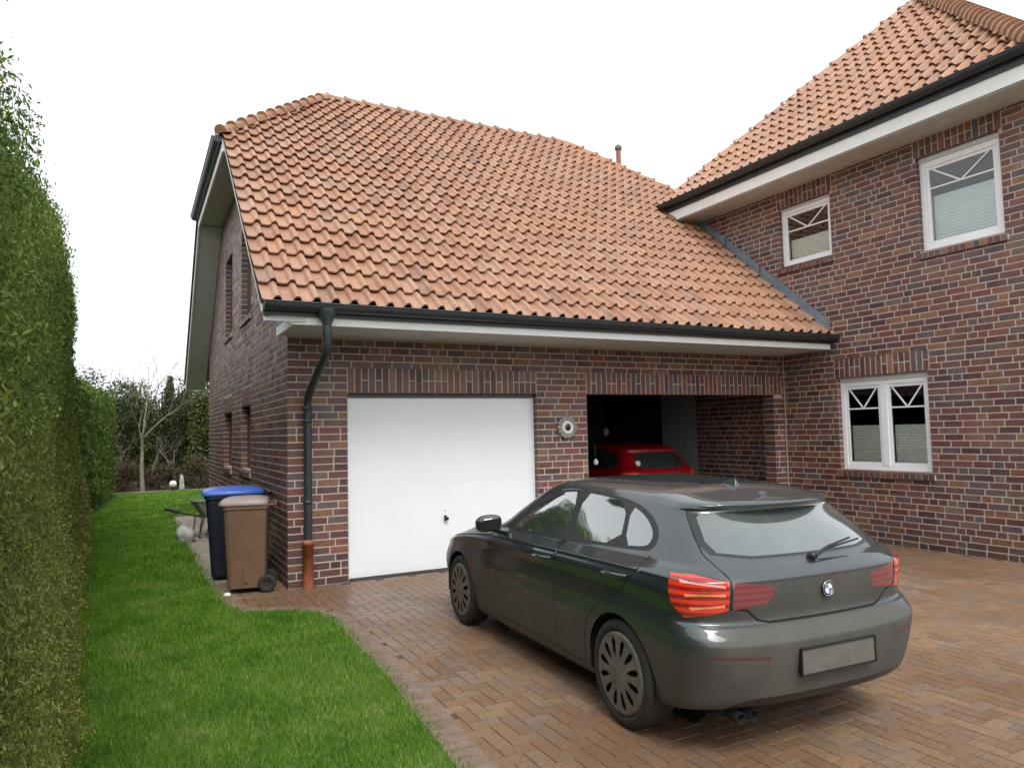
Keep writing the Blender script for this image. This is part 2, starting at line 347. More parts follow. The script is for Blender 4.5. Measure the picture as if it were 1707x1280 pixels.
def brick_wall(mb, fr, U0, U1, Z0, Z1, holes=(), soldiers=(), quoin=True, bl=.262, back=True, jamb=.115):
    """wild-bond bricks with openings; soldiers = upright courses (u0,u1,z0,z1,[u pitch])"""
    blocks = list(holes)+[s[:4] for s in soldiers]
    nc = int(round((Z1-Z0)/CP)); off = 0
    for c in range(nc+1):
        z0 = Z0+c*CP; z1 = min(z0+CP, Z1)
        if z1-z0 < .02: continue
        zc = (z0+z1)/2
        # free intervals
        iv = [(U0, U1)]
        for (a, b, p, q) in blocks:
            if p-.02 < zc < q+.005:
                nv = []
                for (s, e) in iv:
                    if b <= s or a >= e: nv.append((s, e)); continue
                    if a > s: nv.append((s, a))
                    if b < e: nv.append((b, e))
                iv = nv
        off += random.choice([.065, .13, -.065, .09])
        x = U0-((off+(c % 2)*.13) % .27)-.27
        cuts = []
        while x < U1:
            cuts.append(x); x += (bl/2 if random.random() < .22 else bl)
        cuts.append(x)
        for (s, e) in iv:
            cc = [k for k in cuts if s+.06 < k < e-.06]
            ks = [s]+cc+[e]
            for a, b in zip(ks[:-1], ks[1:]):
                ja = 0 if (a == s and (s == U0)) else JT/2
                jb = 0 if (b == e and (e == U1)) else JT/2
                one_brick(mb, fr, a+ja, b-jb, z0+JT/2, z1-JT/2)
    for s in soldiers:
        a, b, p, q = s[:4]; n = max(1, round((b-a)/CP)); w = (b-a)/n
        for i in range(n):
            r = (random.random(), random.random(), random.random())
            if random.random() < .45:
                m_ = (p+q)/2; one_brick(mb, fr, a+i*w+JT/2, a+(i+1)*w-JT/2, p+.002, m_-JT/2, r=r)
                one_brick(mb, fr, a+i*w+JT/2, a+(i+1)*w-JT/2, m_+JT/2, q-JT/2)
            else: one_brick(mb, fr, a+i*w+JT/2, a+(i+1)*w-JT/2, p+.002, q-JT/2, r=r)
    if back:   # mortar bed, with the openings left out
        us = sorted({U0, U1, *[h[0] for h in holes], *[h[1] for h in holes]}); zs = sorted({Z0, Z1, *[h[2] for h in holes], *[h[3] for h in holes]})
        us = [u for u in us if U0 <= u <= U1]; zs = [z for z in zs if Z0 <= z <= Z1]
        for a, b in zip(us[:-1], us[1:]):
            for p, q in zip(zs[:-1], zs[1:]):
                um, zm = (a+b)/2, (p+q)/2
                if any(h[0] < um < h[1] and h[2] < zm < h[3] for h in holes): continue
                mb.face([fr(a, p, -.003), fr(b, p, -.003), fr(b, q, -.003), fr(a, q, -.003)], 1)
    # reveals of the openings
    for (a, b, p, q) in holes:
        for uu, sgn in ((a, 1), (b, -1)):
            f2 = lambda x, z, d=0, uu=uu, sgn=sgn: fr(uu+sgn*d, z, -x)
            c = math.floor((p-Z0)/CP); z = Z0+c*CP
            while z < q:
                z0_, z1_ = max(z, p), min(z+CP, q)
                if z1_-z0_ > .03: one_brick(mb, f2, 0.0, jamb-.004, z0_+JT/2, z1_-JT/2)
                z += CP
            mb.face([f2(0, p, -.003), f2(jamb, p, -.003), f2(jamb, q, -.003), f2(0, q, -.003)], 1)
        f3 = lambda x, z, d=0: fr(x, q-d, -z)
        n = max(1, round((b-a)/CP)); w = (b-a)/n
        for i in range(n): one_brick(mb, f3, a+i*w+JT/2, a+(i+1)*w-JT/2, .0, jamb-.004)
        mb.face([fr(a, q+.006, 0), fr(b, q+.006, 0), fr(b, q+.006, -jamb), fr(a, q+.006, -jamb)], 1)
        if p > .05: mb.face([fr(a, p, 0), fr(b, p, 0), fr(b, p, -jamb-.02), fr(a, p, -jamb-.02)], 1)

def pitched_tiles(name, parent, poly, origin=None, gw=.204, gl=.362, both=True):
    """pantiles laid over the convex planar polygon poly; poly[0]->poly[1] is the eave"""
    P = [Vector(p) for p in poly]; U = (P[1]-P[0]).normalized()
    nrm = Vector((0, 0, 0))
    for i in range(1, len(P)-1): nrm += (P[i]-P[0]).cross(P[i+1]-P[0])
    nrm.normalize()
    if nrm.z < 0: nrm = -nrm
    S = nrm.cross(U)
    if S.z < 0: S = -S
    O = Vector(origin) if origin else P[0]
    us = [(p-O).dot(U) for p in P]; ss = [(p-O).dot(S) for p in P]
    i0, i1 = math.floor(min(us)/gw)-1, math.ceil(max(us)/gw)+1; j0, j1 = math.floor(min(ss)/gl), math.ceil(max(ss)/gl)+1
    prof = [(0, .000), (.08, -.003), (.22, -.006), (.40, -.006), (.52, -.001), (.58, .014), (.63, .038), (.70, .051), (.80, .054), (.88, .049), (.95, .030), (1.0, .004), (1.03, -.002)]
    # clip test polygon (2-D) used to skip tiles wholly outside
    cu, cs = sum(us)/len(us), sum(ss)/len(ss)
    edges = []
    for k in range(len(P)):
        a = (us[k], ss[k]); b = (us[(k+1) % len(P)], ss[(k+1) % len(P)]); n2 = (b[1]-a[1], -(b[0]-a[0])); ln = math.hypot(*n2); n2 = (n2[0]/ln, n2[1]/ln)
        if (cu-a[0])*n2[0]+(cs-a[1])*n2[1] > 0: n2 = (-n2[0], -n2[1])
        edges.append((a, n2))
    mb = MB()
    for j in range(j0, j1):
        for i in range(i0, i1):
            uc, sc = (i+.5)*gw, (j+.5)*gl
            if any((uc-a[0])*n[0]+(sc-a[1])*n[1] > .32 for a, n in edges): continue
            r = (random.random(), random.random(), random.random()); du = random.uniform(-.003, .003); dn = random.uniform(-.003, .004); ds = random.uniform(-.006, .006); tw = random.uniform(-.008, .008)
            V = []
            for (t, h) in prof:
                uu = (i+t)*gw+du
                for (s, l) in ((j*gl+ds-.035, .052), (j*gl+.5*gl, .028), ((j+1)*gl, .004)):
                    V.append(O+U*uu+S*s+nrm*(h*1.0+l+dn+tw*(t-.5)))
            n = len(prof); F = []
            for k in range(n-1):
                F += [(k*3, k*3+3, k*3+4, k*3+1), (k*3+1, k*3+4, k*3+5, k*3+2)]
            b = len(V)
            for k in range(n):       # front lip
                t, h = prof[k]; V.append(O+U*((i+t)*gw+du)+S*(j*gl+ds-.032)+nrm*(h+.052+dn-.022))
            F2 = [(b+k, b+k+1, (k+1)*3, k*3) for k in range(n-1)]
            mb.quads(V, F, 0, r, True); 
            mb.quads([V[x] for f in F2 for x in f], [(4*q, 4*q+1, 4*q+2, 4*q+3) for q in range(len(F2))], 0, r)
    o = mb.build(name, [M['tile']], parent)
    pl = []
    for k in range(1, len(P)):
        a, n2 = edges[k]; pl.append((O+U*a[0]+S*a[1], U*n2[0]+S*n2[1]))
    clip(o, pl)
    # boarding under the tiles
    ub = MB(); ub.face([p-nrm*.02 for p in P]); ub.build('roof_boarding', [M['interior_dark']], o)
    return o
def ridge_caps(mb, p0, p1, r=.115, step=.36, lift=.03):
    p0, p1 = Vector(p0), Vector(p1); d = p1-p0; n = max(1, round(d.length/step)); t = d.normalized()
    up = Vector((0, 0, 1)); up = (up-t*up.dot(t)).normalized(); w = t.cross(up)
    for i in range(n):
        a = p0+t*(d.length*i/n-.03); b = p0+t*(d.length*(i+1)/n+.02); rr = (random.random(), random.random(), random.random())
        V = []; K = 10
        for (q, rad, lf) in ((a, r*1.12, .035), (a+(b-a)*.12, r*1.12, .032), (a+(b-a)*.14, r, .02), (b, r*.93, .0)):
            for k in range(K+1):
                an = math.pi*(k/K)*1.1-math.pi*.05
                V.append(q+up*(lift+lf+math.sin(an)*rad-.03)+w*math.cos(an)*rad)
        F = [(j*(K+1)+k, j*(K+1)+k+1, (j+1)*(K+1)+k+1, (j+1)*(K+1)+k) for j in range(3) for k in range(K)]
        mb.quads(V, F, 0, rr, True)
        mb.face([V[k] for k in range(K+1)], 0, rr)

def make_window(parent, fr, u0, u1, z0, z1, sashes=1, blind=.5, blind_mat='blind_cloth', box=0.0, fw=.07, bar=.30, setb=.075, label=None, sill=True, grille=True, fmat='upvc'):
    """uPVC window; frame mesh is the part, pane / grille / blind / sill are its pieces"""
    w = MB(); a, b = -setb-.06, -setb
    zt = z1-box
    def fbox(mb, ua, ub, za, zb, da, db, m=0): mb.box((ua, za, da), (ub, zb, db), m, fr=lambda u, z, d: fr(u, z, d))
    fbox(w, u0, u0+fw, z0, zt, a, b); fbox(w, u1-fw, u1, z0, zt, a, b)
    fbox(w, u0+fw, u1-fw, z0, z0+fw, a, b-.002); fbox(w, u0+fw, u1-fw, zt-fw, zt, a, b-.002)
    if box: fbox(w, u0, u1, zt+.001, z1, a, b+.015, 1)
    n = sashes; iw = (u1-u0-2*fw)/n; xs = [u0+fw+i*iw for i in range(n+1)]
    for i in range(1, n): fbox(w, xs[i]-.055, xs[i]+.055, z0+fw, zt-fw, a, b+.006)
    o = w.build('window', [M[fmat], M['upvc_box']], parent, bevel=.004)
    if label: o['label'] = label
    for i in range(n):
        ua = xs[i]+(.055 if i else .0); ub = xs[i+1]-(.055 if i < n-1 else 0.0); za, zb = z0+fw, zt-fw
        s = MB(); sw = .045
        fbox(s, ua+.002, ua+sw, za+.002, zb-.002, a+.005, b-.012); fbox(s, ub-sw, ub-.002, za+.002, zb-.002, a+.005, b-.012)
        fbox(s, ua+sw, ub-sw, za+.002, za+sw, a+.005, b-.014); fbox(s, ua+sw, ub-sw, zb-sw, zb-.002, a+.005, b-.014)
        s.build('sash', [M[fmat]], o, bevel=.003)
        ua += sw; ub -= sw; za += sw; zb -= sw
        g = MB(); g.face([fr(ua, za, a+.03), fr(ub, za, a+.03), fr(ub, zb, a+.03), fr(ua, zb, a+.03)]); g.build('pane', [M['window_glass']], o)
        if grille:
            zc = zb-(zb-za)*bar; gr = MB(); um = (ua+ub)/2; tb = .011
            gr.box((ua, zc-tb, a+.034), (ub, zc+tb, a+.042), fr=fr)
            for ue in (ua, ub):
                p, q = Vector((um, zc)), Vector((ue+(um-ue)*.12, zb)); dd = (q-p).normalized(); nn = Vector((-dd.y, dd.x))*tb
                gr.prism([(p-nn)[:], (q-nn)[:], (q+nn)[:], (p+nn)[:]], a+.0345, a+.0425, fr=fr)
            gr.build('grille', [M[fmat]], o, fixn=True)
        if blind:
            bl = MB(); hh = (zb-za)*blind; npl = 14
            for k in range(npl):
                zz = za+hh*k/npl; z2 = za+hh*(k+1)/npl; zm = (zz+z2)/2
                bl.face([fr(ua-.01, zz, a-.03), fr(ub+.01, zz, a-.03), fr(ub+.01, zm, a-.045), fr(ua-.01, zm, a-.045)])
                bl.face([fr(ua-.01, zm, a-.045), fr(ub+.01, zm, a-.045), fr(ub+.01, z2, a-.03), fr(ua-.01, z2, a-.03)])
            bl.build('blind', [M[blind_mat]], o)
    if sill:
        sl = MB(); nn = round((u1-u0+.1)/CP); ww = (u1-u0+.1)/nn
        for i in range(nn):
            x0 = u0-.05+i*ww+JT/2; x1 = u0-.05+(i+1)*ww-JT/2; r = (random.random(), random.random(), random.random())
            P = [fr(x0, z0-.115, -.03), fr(x1, z0-.115, -.03), fr(x1, z0-.115, .035), fr(x0, z0-.115, .035), fr(x0, z0-.001, -.085), fr(x1, z0-.001, -.085), fr(x1, z0-.03, .035), fr(x0, z0-.03, .035)]
            sl.quads(P, [(0,3,2,1),(4,5,6,7),(0,1,5,4),(1,2,6,5),(2,3,7,6),(3,0,4,7)], 0, r)
        sl.box((u0-.048, z0-.11, -.03), (u1+.048, z0-.036, .029), 1, fr=fr)
        sl.build('sill', [M['brick'], M['mortar']], o)
    return o
def gutter(name, parent, p0, p1, r=.068, out=(0, -1, 0)):
    p0, p1 = Vector(p0), Vector(p1); o = Vector(out); mb = MB(); K = 10; V = []
    for p in (p0, p1):
        for rad in (r, r-.006):
            for k in range(K+1):
                an = math.pi*k/K; V.append(p+o*(math.cos(an)*rad)-Vector((0, 0, math.sin(an)*rad)))
    n = K+1
    F = [(k, k+1, 2*n+k+1, 2*n+k) for k in range(K)]+[(n+k, 3*n+k, 3*n+k+1, n+k+1) for k in range(K)]
    F += [(0, 2*n, 3*n, n), (K, n+K, 3*n+K, 2*n+K)]
    mb.quads(V, F, 0, None, False)
    mb.face([V[k] for k in range(n)]); mb.face([V[2*n+k] for k in range(n)])
    mb.tube([p0+o*r, p1+o*r], .009, 6)
    return mb.build(name, [M['gutter_metal']], parent)

# ------------------------------------------------------------------ setting: ground, lawn, driveway
EDGE = [(-.35,-14), (-.25,-9), (-.08,-5.17), (.06,-3.45), (.10,-1.87), (.03,-1.35), (-.12,-1.12), (-.42,-1.0), (-.66,-.88), (-.74,-.6), (-.77,.2), (-.80,1.24), (-.82,5.3), (-.81,9.6)]
def edge_x(y):
    ys = [p[1] for p in EDGE]; return float(np.interp(y, ys, [p[0] for p in EDGE]))
g = MB(); g.face([(-400,-400,-.03), (400,-400,-.03), (400,600,-.03), (-400,600,-.03)]); tag(g.build('ground', [M['ground_green']]), kind='structure')
lw = MB(); ys = [p[1] for p in EDGE]
for (a, b) in zip(EDGE[:-1], EDGE[1:]): lw.face([(-7,a[1],-.004), (a[0],a[1],-.004), (b[0],b[1],-.004), (-7,b[1],-.004)])
lw.face([(-7,9.6,-.004), (2.5,9.6,-.004), (2.5,18.4,-.004), (-7,18.4,-.004)])
tag(lw.build('lawn', [M['lawn']]), kind='structure')
sb = MB()
for (a, b) in zip(EDGE[:-1], EDGE[1:]):
    if a[1] < .0: sb.face([(a[0],a[1],-.007), (16,a[1],-.007), (16,b[1],-.007), (b[0],b[1],-.007)])
drv = sb
def in_paving(x, y):
    if x < edge_x(y)+.14: return False
    if y > .75: return False
    if y > -.02 and 0 < x: return False
    if x > L and y > -4.2: return False
    return True
w = .1035
for i in range(-14, 170):
    for j in range(-140, 12):
        k = (i-j) % 4
        if k == 0: x0, x1, y0, y1 = i, i+2, j, j+1
        elif k == 3: x0, x1, y0, y1 = i, i+1, j, j+2
        else: continue
        x0 *= w; x1 *= w; y0 *= w; y1 *= w
        if not in_paving((x0+x1)/2, (y0+y1)/2) or y0 < -11: continue
        if x0 < L < x1 and y1 > -4.1: x1 = L-.003
        b = .0012; t = .0045; dz = random.uniform(-.0008, .0008); r = (random.random(), random.random(), random.random())
        P = [(x0+b,y0+b,-.010),(x1-b,y0+b,-.010),(x1-b,y1-b,-.010),(x0+b,y1-b,-.010),(x0+t,y0+t,dz),(x1-t,y0+t,dz),(x1-t,y1-t,dz),(x0+t,y1-t,dz)]
        drv.quads(P, [(4,5,6,7),(0,1,5,4),(1,2,6,5),(2,3,7,6),(3,0,4,7)], 1, r)
# border course along the lawn
pts = [Vector((p[0], p[1], 0)) for p in EDGE]; acc = []
for a, b in zip(pts[:-1], pts[1:]):
    n = max(1, round((b-a).length/.105)); acc += [a+(b-a)*i/n for i in range(n)]
for a, b in zip(acc[:-1], acc[1:]):
    if a.y > .7 or a.y < -11: continue
    t = (b-a); ln = t.length; t.normalize(); nn = Vector((t.y, -t.x, 0)); r = (random.random(), random.random(), random.random())
    q = [a+t*.003, a+t*(ln-.003), a+t*(ln-.003)+nn*.2, a+t*.003+nn*.2]; q2 = [a+t*.007+nn*.004, a+t*(ln-.007)+nn*.004, a+t*(ln-.007)+nn*.196, a+t*.007+nn*.196]
    drv.quads([(*p.xy, -.01) for p in q]+[(*p.xy, .001+random.uniform(-.001, .001)) for p in q2], [(4,5,6,7),(0,1,5,4),(1,2,6,5),(2,3,7,6),(3,0,4,7)], 2, r)
tag(drv.build('driveway', [M['sand_bed'], M['paver'], M['kerb_pink']]), kind='structure')
gp = MB(); gp.face([(-.83,.7,-.006), (0,.7,-.006), (0,9.6,-.006), (-.83,9.6,-.006)], 1)
for i in range(2):
    for j in range(22):
        x0 = -.80+i*.4; y0 = .75+j*.4; dz = random.uniform(-.002, .003)
        gp.box((x0+.005, y0+.005, -.012), (x0+.395, y0+.395, .004+dz), 0)
tag(gp.build('garden_path', [M['slab'], M['sand_bed']]), kind='structure')
bed = MB(); bed.face([(-9,18.4,.0), (4,18.4,.0), (4,30,.0), (-9,30,.0)]); tag(bed.build('planting_bed', [M['soil']]), kind='structure')
kb = MB()
for i in range(18): kb.box((-5+i*.42, 18.32, -.02), (-5+i*.42+.41, 18.40, .05), 0)
tag(kb.build('lawn_edging', [M['slab']]), kind='structure')
# grass blades
def grass(n, x0, x1, y0, y1, h, wd):
    x = rng.uniform(x0, x1, n); y = rng.uniform(y0, y1, n)
    ex = np.interp(y, [p[1] for p in EDGE]+[9.61, 18], [p[0] for p in EDGE]+[.9, .9]); kx = (x < ex-.005+rng.random(n)**3*.13)
    x, y = x[kx], y[kx]; n = len(x); a = rng.uniform(0, 2*np.pi, n); hh = h*rng.uniform(.5, 1.25, n); le = hh*rng.uniform(.1, .9, n); la = rng.uniform(0, 2*np.pi, n)
    wv = np.stack([np.cos(a), np.sin(a), np.zeros(n)], 1)*wd[0]*rng.uniform(.6, 1.3, n)[:, None]
    c = np.stack([x, y, np.full(n, -.004)], 1); tip = c+np.stack([np.cos(la)*le, np.sin(la)*le, hh], 1)
    return np.stack([c-wv, c+wv, tip], 1).reshape(-1, 3)
G = np.concatenate([grass(95000, -2.6, .2, -6.6, -2.5, .038, (.0035,)), grass(90000, -2.9, .2, -2.5, 1.5, .042, (.005,)), grass(60000, -3.2, 0, 1.5, 8, .05, (.009,)), grass(40000, -4.2, 1.0, 8, 18.3, .06, (.016,))])
tag(np_mesh('grass', G, 3, M['grass_blade']), 'short green lawn grass growing between the hedge and the driveway', 'grass', kind='stuff')

# ------------------------------------------------------------------ garage building
gar = empty('garage_building', (0, 0, 0), 0, 'brick garage with orange pantile roof, white garage door and open carport', 'garage')
door_h = (D1, D2, 0, H1); cp_h = (D3, L-.0, 0, H1)
mb = MB()
FH = 2.975
brick_wall(mb, FR_FRONT, 0, L, -CP*.0, FH, holes=[door_h, (D3, L-.24, 0, H1)], soldiers=[(D1, D2, H1, H2), (D3-.0, L-.05, H1, H2)], jamb=.24)
# side gable wall, u=-y from -9.95 to 0
WA = (-6.72, -5.42, 1.22, 2.25); WB = (-4.14, -3.02, 1.26, 2.28); WC = (-6.50, -5.42, 3.74, 5.24); WD = (-4.14, -3.02, 3.74, 5.24)
m2 = MB()
brick_wall(m2, FR_SIDE, -2*DR, 0, 0, 6.3, holes=[WA, WB, WC, WD], soldiers=[(h[0], h[1], h[3], h[3]+.3) for h in (WA, WB, WC, WD)], jamb=.13)
ws = m2.build('gable_wall', [M['brick'], M['mortar']], gar)
nf = Vector((0, -KR, 1)).normalized(); nb = Vector((0, KR, 1)).normalized()
clip(ws, [(Vector((0, -EV, ZE-.14)), nf), (Vector((0, 2*DR+EV, ZE-.14)), nb), (Vector((0, 0, HZ-.1)), Vector((0, 0, 1)))])
mb.build('front_wall', [M['brick'], M['mortar']], gar)
# inner and rear walls (plain plastered boxes)
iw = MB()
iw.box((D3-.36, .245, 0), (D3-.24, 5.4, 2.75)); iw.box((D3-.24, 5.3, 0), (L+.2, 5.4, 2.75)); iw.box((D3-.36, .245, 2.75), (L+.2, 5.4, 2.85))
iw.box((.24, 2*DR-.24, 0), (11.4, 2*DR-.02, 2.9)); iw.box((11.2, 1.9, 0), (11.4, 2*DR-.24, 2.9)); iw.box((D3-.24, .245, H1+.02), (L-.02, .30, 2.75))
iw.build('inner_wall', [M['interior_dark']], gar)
jb = MB(); jfr = lambda x, z, d=0: (D3+d, x, z)   # carport west jamb is the front wall's own reveal; closed behind
jb.box((D3-.24, .24, 0), (D3-.002, .30, 2.5)); jb.build('pier', [M['brick']], gar)
fl = MB(); fl.box((D3-.3, .0, -.02), (L+.2, 5.35, .0)); fl.box((D1-.05, .06, -.02), (D2+.05, .5, .012)); fl.build('floor_slab', [M['dark_floor']], gar)
# garage door
gd = MB(); yd = .11
gd.box((D1+.0, yd, .02), (D2, yd+.04, H1-.055))
nrib = 9
for i in range(nrib):       # fine vertical ribs with three horizontal embossed rails
    x0 = D1+.06+(D2-D1-.12)*i/nrib; x1 = x0+(D2-D1-.12)/nrib-.006
    pass
for (za, zb) in ((.05, .575), (.58, 1.12), (1.125, 1.67), (1.675, H1-.08)):
    gd.box((D1+.04, yd-.002, za), (D2-.04, yd+.002, zb))
god = gd.build('garage_door', [M['door_white']], gar, bevel=.002)
hd = MB(); hd.box((2.012, yd-.010, .63), (2.048, yd-.002, .70), 0); hd.tube([(2.03, yd-.010, .66), (2.03, yd-.04, .66)], .012, 8); hd.box((2.005, yd-.052, .640), (2.058, yd-.038, .680)); hd.build('handle', [M['black_plastic']], god)
hd = MB(); hd.tube([(2.03, yd-.004, .76), (2.03, yd+.001, .76)], .008, 8); hd.build('keyhole', [M['black_plastic']], god)
df = MB(); df.box((D1, .085, H1-.053), (D2, yd+.05, H1-.001)); df.build('door_header', [M['dark_seal']], god)
for xa in (D1+.001, D2-.030):
    df = MB(); df.box((xa, yd-.012, .0), (xa+.029, yd+.05, H1-.055)); df.build('door_frame', [M['door_white']], god)
# side windows
for hh, lb in ((WA, None), (WB, None), (WC, None), (WD, None)):
    make_window(gar, FR_SIDE, *hh, sashes=1, blind=0, setb=.10, sill=True, grille=True, fmat='frame_brown')
# roof slopes
def zf(y): return ZE+KR*(y+EV)
front = [(XV, -EV, ZE), (L, -EV, ZE), (L, DR-(L-XR1), zf(DR-(L-XR1))), (XR1, DR, ZR), (XR0, DR, ZR), (XV, DR-HY, HZ)]
roof = pitched_tiles('roof', gar, front, origin=(XV, -EV, ZE))
pitched_tiles('roof', gar, [(L, 1.95, zf(1.95)), (10.1, 1.95, zf(1.95)), (10.1, DR-(10.1-XR1), zf(DR-(10.1-XR1))), (L, DR-(L-XR1), zf(DR-(L-XR1)))], origin=(XV, -EV, ZE))
rest = MB()
xe = XR1+DR+EV-1.0
rest.face([(XV, 2*DR+EV, ZE), (XV, DR+HY, HZ), (XR0, DR, ZR), (XR1, DR, ZR), (11.6, 2*DR+EV-(0), ZE)], 0)
rest.face([(XR1, DR, ZR), (11.6, DR-(11.6-XR1), zf(DR-(11.6-XR1))), (11.6, 2*DR+EV, ZE)], 0)
rest.build('rear_roof', [M['tile']], gar)
kh = (ZR-HZ)/(XR0-XV)
pitched_tiles('half_hip', gar, [(XV, DR+HY, HZ), (XV, DR-HY, HZ), (XR0, DR, ZR)], gl=.33)
rc = MB(); ridge_caps(rc, (XV, DR-HY, HZ+.03), (XR0, DR, ZR+.03), r=.095, step=.30); ridge_caps(rc, (XR0, DR, ZR+.0), (XR1, DR, ZR+.0), r=.09, step=.37)
ridge_caps(rc, (9.6, DR-(9.6-XR1), zf(DR-(9.6-XR1))+.0), (XR1, DR, ZR+.0), r=.09, step=.37); ridge_caps(rc, (XV, DR+HY, HZ+.03), (XR0, DR, ZR+.03), r=.095, step=.30)
rc.build('ridge_tiles', [M['tile']], gar)
# fascia, soffit, gutter
fa = MB(); fa.box((-.12, -EV+.02, 2.962), (L-.03, -EV+.045, 3.13)); fa.prism([(-.44, 3.07), (-.121, 2.962), (-.121, 3.12), (-.44, 3.12)], -EV+.02, -EV+.045, fr=lambda a, b, c: (a, c, b)); fa.box((-.13, -EV+.05, 2.955), (-.105, -.005, 3.06)); fa.build('fascia', [M['fascia_white']], gar, bevel=.003)
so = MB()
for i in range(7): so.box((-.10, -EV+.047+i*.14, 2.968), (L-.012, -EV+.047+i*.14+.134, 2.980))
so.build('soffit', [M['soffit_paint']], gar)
gutter('gutter', gar, (XV+.02, -EV-.075, ZE-.015), (L-.02, -EV-.075, ZE-.015), r=.086)
gk = MB(); gk.box((XV+.02, -EV-.02, ZE-.14), (L-.02, -EV+.018, ZE-.005)); gk.build('drip_edge', [M['gutter_metal']], gar)
gb = MB()     # verge boards and their sloping soffits
for (sgn) in (1, -1):
    ya, yb = (-EV, DR-HY) if sgn == 1 else (2*DR+EV, DR+HY)
    for (x0, x1, dz0, dz1, m) in ((XV+.004, XV+.03, -.24 if sgn < 0 else -.10, -.045, 0 if sgn < 0 else 1), (XV+.03, -.002, -.20, -.17, 1)):
        P = [(x0,ya,ZE+dz0),(x1,ya,ZE+dz0),(x1,yb,HZ+dz0),(x0,yb,HZ+dz0),(x0,ya,ZE+dz1),(x1,ya,ZE+dz1),(x1,yb,HZ+dz1),(x0,yb,HZ+dz1)]
        gb.quads(P, [(0,3,2,1),(4,5,6,7),(0,1,5,4),(1,2,6,5),(2,3,7,6),(3,0,4,7)], m)
    P = [(XV-.035,ya,ZE-.06),(XV-.001,ya,ZE-.06),(XV-.001,yb,HZ-.06),(XV-.035,yb,HZ-.06),(XV-.035,ya,ZE+.05),(XV-.001,ya,ZE+.05),(XV-.001,yb,HZ+.05),(XV-.035,yb,HZ+.05)]
    if sgn == -1: gb.quads(P, [(0,3,2,1),(4,5,6,7),(0,1,5,4),(1,2,6,5),(2,3,7,6),(3,0,4,7)], 2)
gb.box((XV, DR-HY+.01, HZ-.24), (XV+.03, DR+HY-.01, HZ-.05), 0)
gb.box((XV+.03, DR-HY-.15, HZ-.165), (-.002, DR+HY+.15, HZ-.15), 1)
gb.build('verge_board', [M['fascia_white'], M['soffit_paint'], M['gutter_metal']], gar)
gutter('gutter', gar, (XV-.06, DR-HY+.03, HZ-.01), (XV-.06, DR+HY, HZ-.01), r=.085, out=(-1, 0, 0))
# lead flashing against the house wall
ff = MB(); n_ = nf
def fl_pt(y, dx, up): return (L-dx, y, zf(y)+up)
for a, b in ((-EV+.02, .4), (.38, 1.2), (1.18, 1.95)):
    P = [fl_pt(a,.0,.20), fl_pt(b,.0,.20), fl_pt(b,.0,.07), fl_pt(a,.0,.07)]
    ff.quads([fl_pt(a,.012,.22), fl_pt(b,.012,.22), fl_pt(b,.012,.085), fl_pt(a,.012,.085), fl_pt(b,.15,.085), fl_pt(a,.15,.085), fl_pt(b,.16,.03), fl_pt(a,.16,.03)], [(0,1,2,3),(3,2,4,5),(5,4,6,7)])
ff.build('flashing', [M['lead']], gar)
# downpipe
dp = MB(); gx = .21
dp.lathe((gx, -EV-.08, 3.13), (0, 0, -1), [(0, .095), (.06, .094), (.16, .048), (.22, .043)], 16)
dp.tube([(gx, -EV-.08, 2.98), (gx, -EV-.08, 2.76), (gx, -EV-.04, 2.66), (gx+.005, -.15, 2.26), (gx+.005, -.095, 2.20), (gx+.005, -.09, 2.12), (gx+.005, -.09, .50)], .046, 14)
for z in (2.60, 1.95, 1.0): 
    dp.lathe((gx+.005, -.09, min(z, 2.1)), (0, 0, 1), [(-.02, .046), (-.02, .052), (.02, .052), (.02, .046)], 14)
dpo = dp.build('downpipe', [M['gutter_metal']], gar)
cpz = MB(); cpz.lathe((gx+.005, -.09, 0), (0, 0, 1), [(-.02, .062), (.50, .062), (.50, .072), (.56, .072), (.565, .05)], 18); cpz.build('standpipe', [M['clay_pipe']], dpo)
# corner joint strip between garage front and house
js = MB(); js.box((L-.010, -.034, 0), (L+.004, -.014, 2.96)); js.build('expansion_joint', [M['mortar']], gar)
# roof vent
vp = empty('roof_vent', (8.22, 4.45, 7.2), 0); vp.parent = gar
v = MB(); v.lathe((0, 0, 0), (0, 0, 1), [(0, .058), (.98, .055)], 14); v.build('vent_stack', [M['vent_clay']], vp)
v = MB(); v.lathe((0, 0, 0), (0, 0, 1), [(.96, .05), (.97, .078), (1.05, .08), (1.09, .04), (1.10, .001)], 14); v.build('cap', [M['vent_cap']], vp)

# ------------------------------------------------------------------ house
hou = empty('brick_house', (L, 0, 0), 0, 'two-storey brick house wing with steep pantile roof and white windows', 'house')
def HP(o): o.location = (-L, 0, 0); return o
HW_Z = 5.78
HL = (1.075, 2.541, 1.08, 2.50); HU = (.068, 1.10, 4.476, 5.49); HV = (2.56, 3.68, 4.18, 5.52)
mb = MB()
brick_wall(mb, FR_HOUSE, -2.2, 4.10, 0, HW_Z, holes=[HL, HU, HV], soldiers=[(h[0]-.04, h[1]+.04, h[3], min(h[3]+.31, 5.775)) for h in (HL, HU, HV)], jamb=.13)
HP(mb.build('wall', [M['brick'], M['mortar']], hou))
ow = MB(); ow.box((L+.02, -4.10, 0), (15.0, -3.9, HW_Z)); ow.box((14.8, -3.9, 0), (15, 1.8, HW_Z)); ow.box((L+.14, 1.75, 0), (14.8, 1.95, HW_Z)); ow.box((L+.02, -3.9, 5.79), (14.8, 1.75, 5.81))
ow.box((L+.55, -3.9, 2.75), (14.8, 1.75, 2.9)); ow.box((L+2.6, -3.9, 0), (L+2.7, 1.75, 5.7))
HP(ow.build('outer_wall', [M['interior_dark']], hou))
HP(make_window(hou, FR_HOUSE, *HL, sashes=2, blind=.50, box=.075, bar=.27))
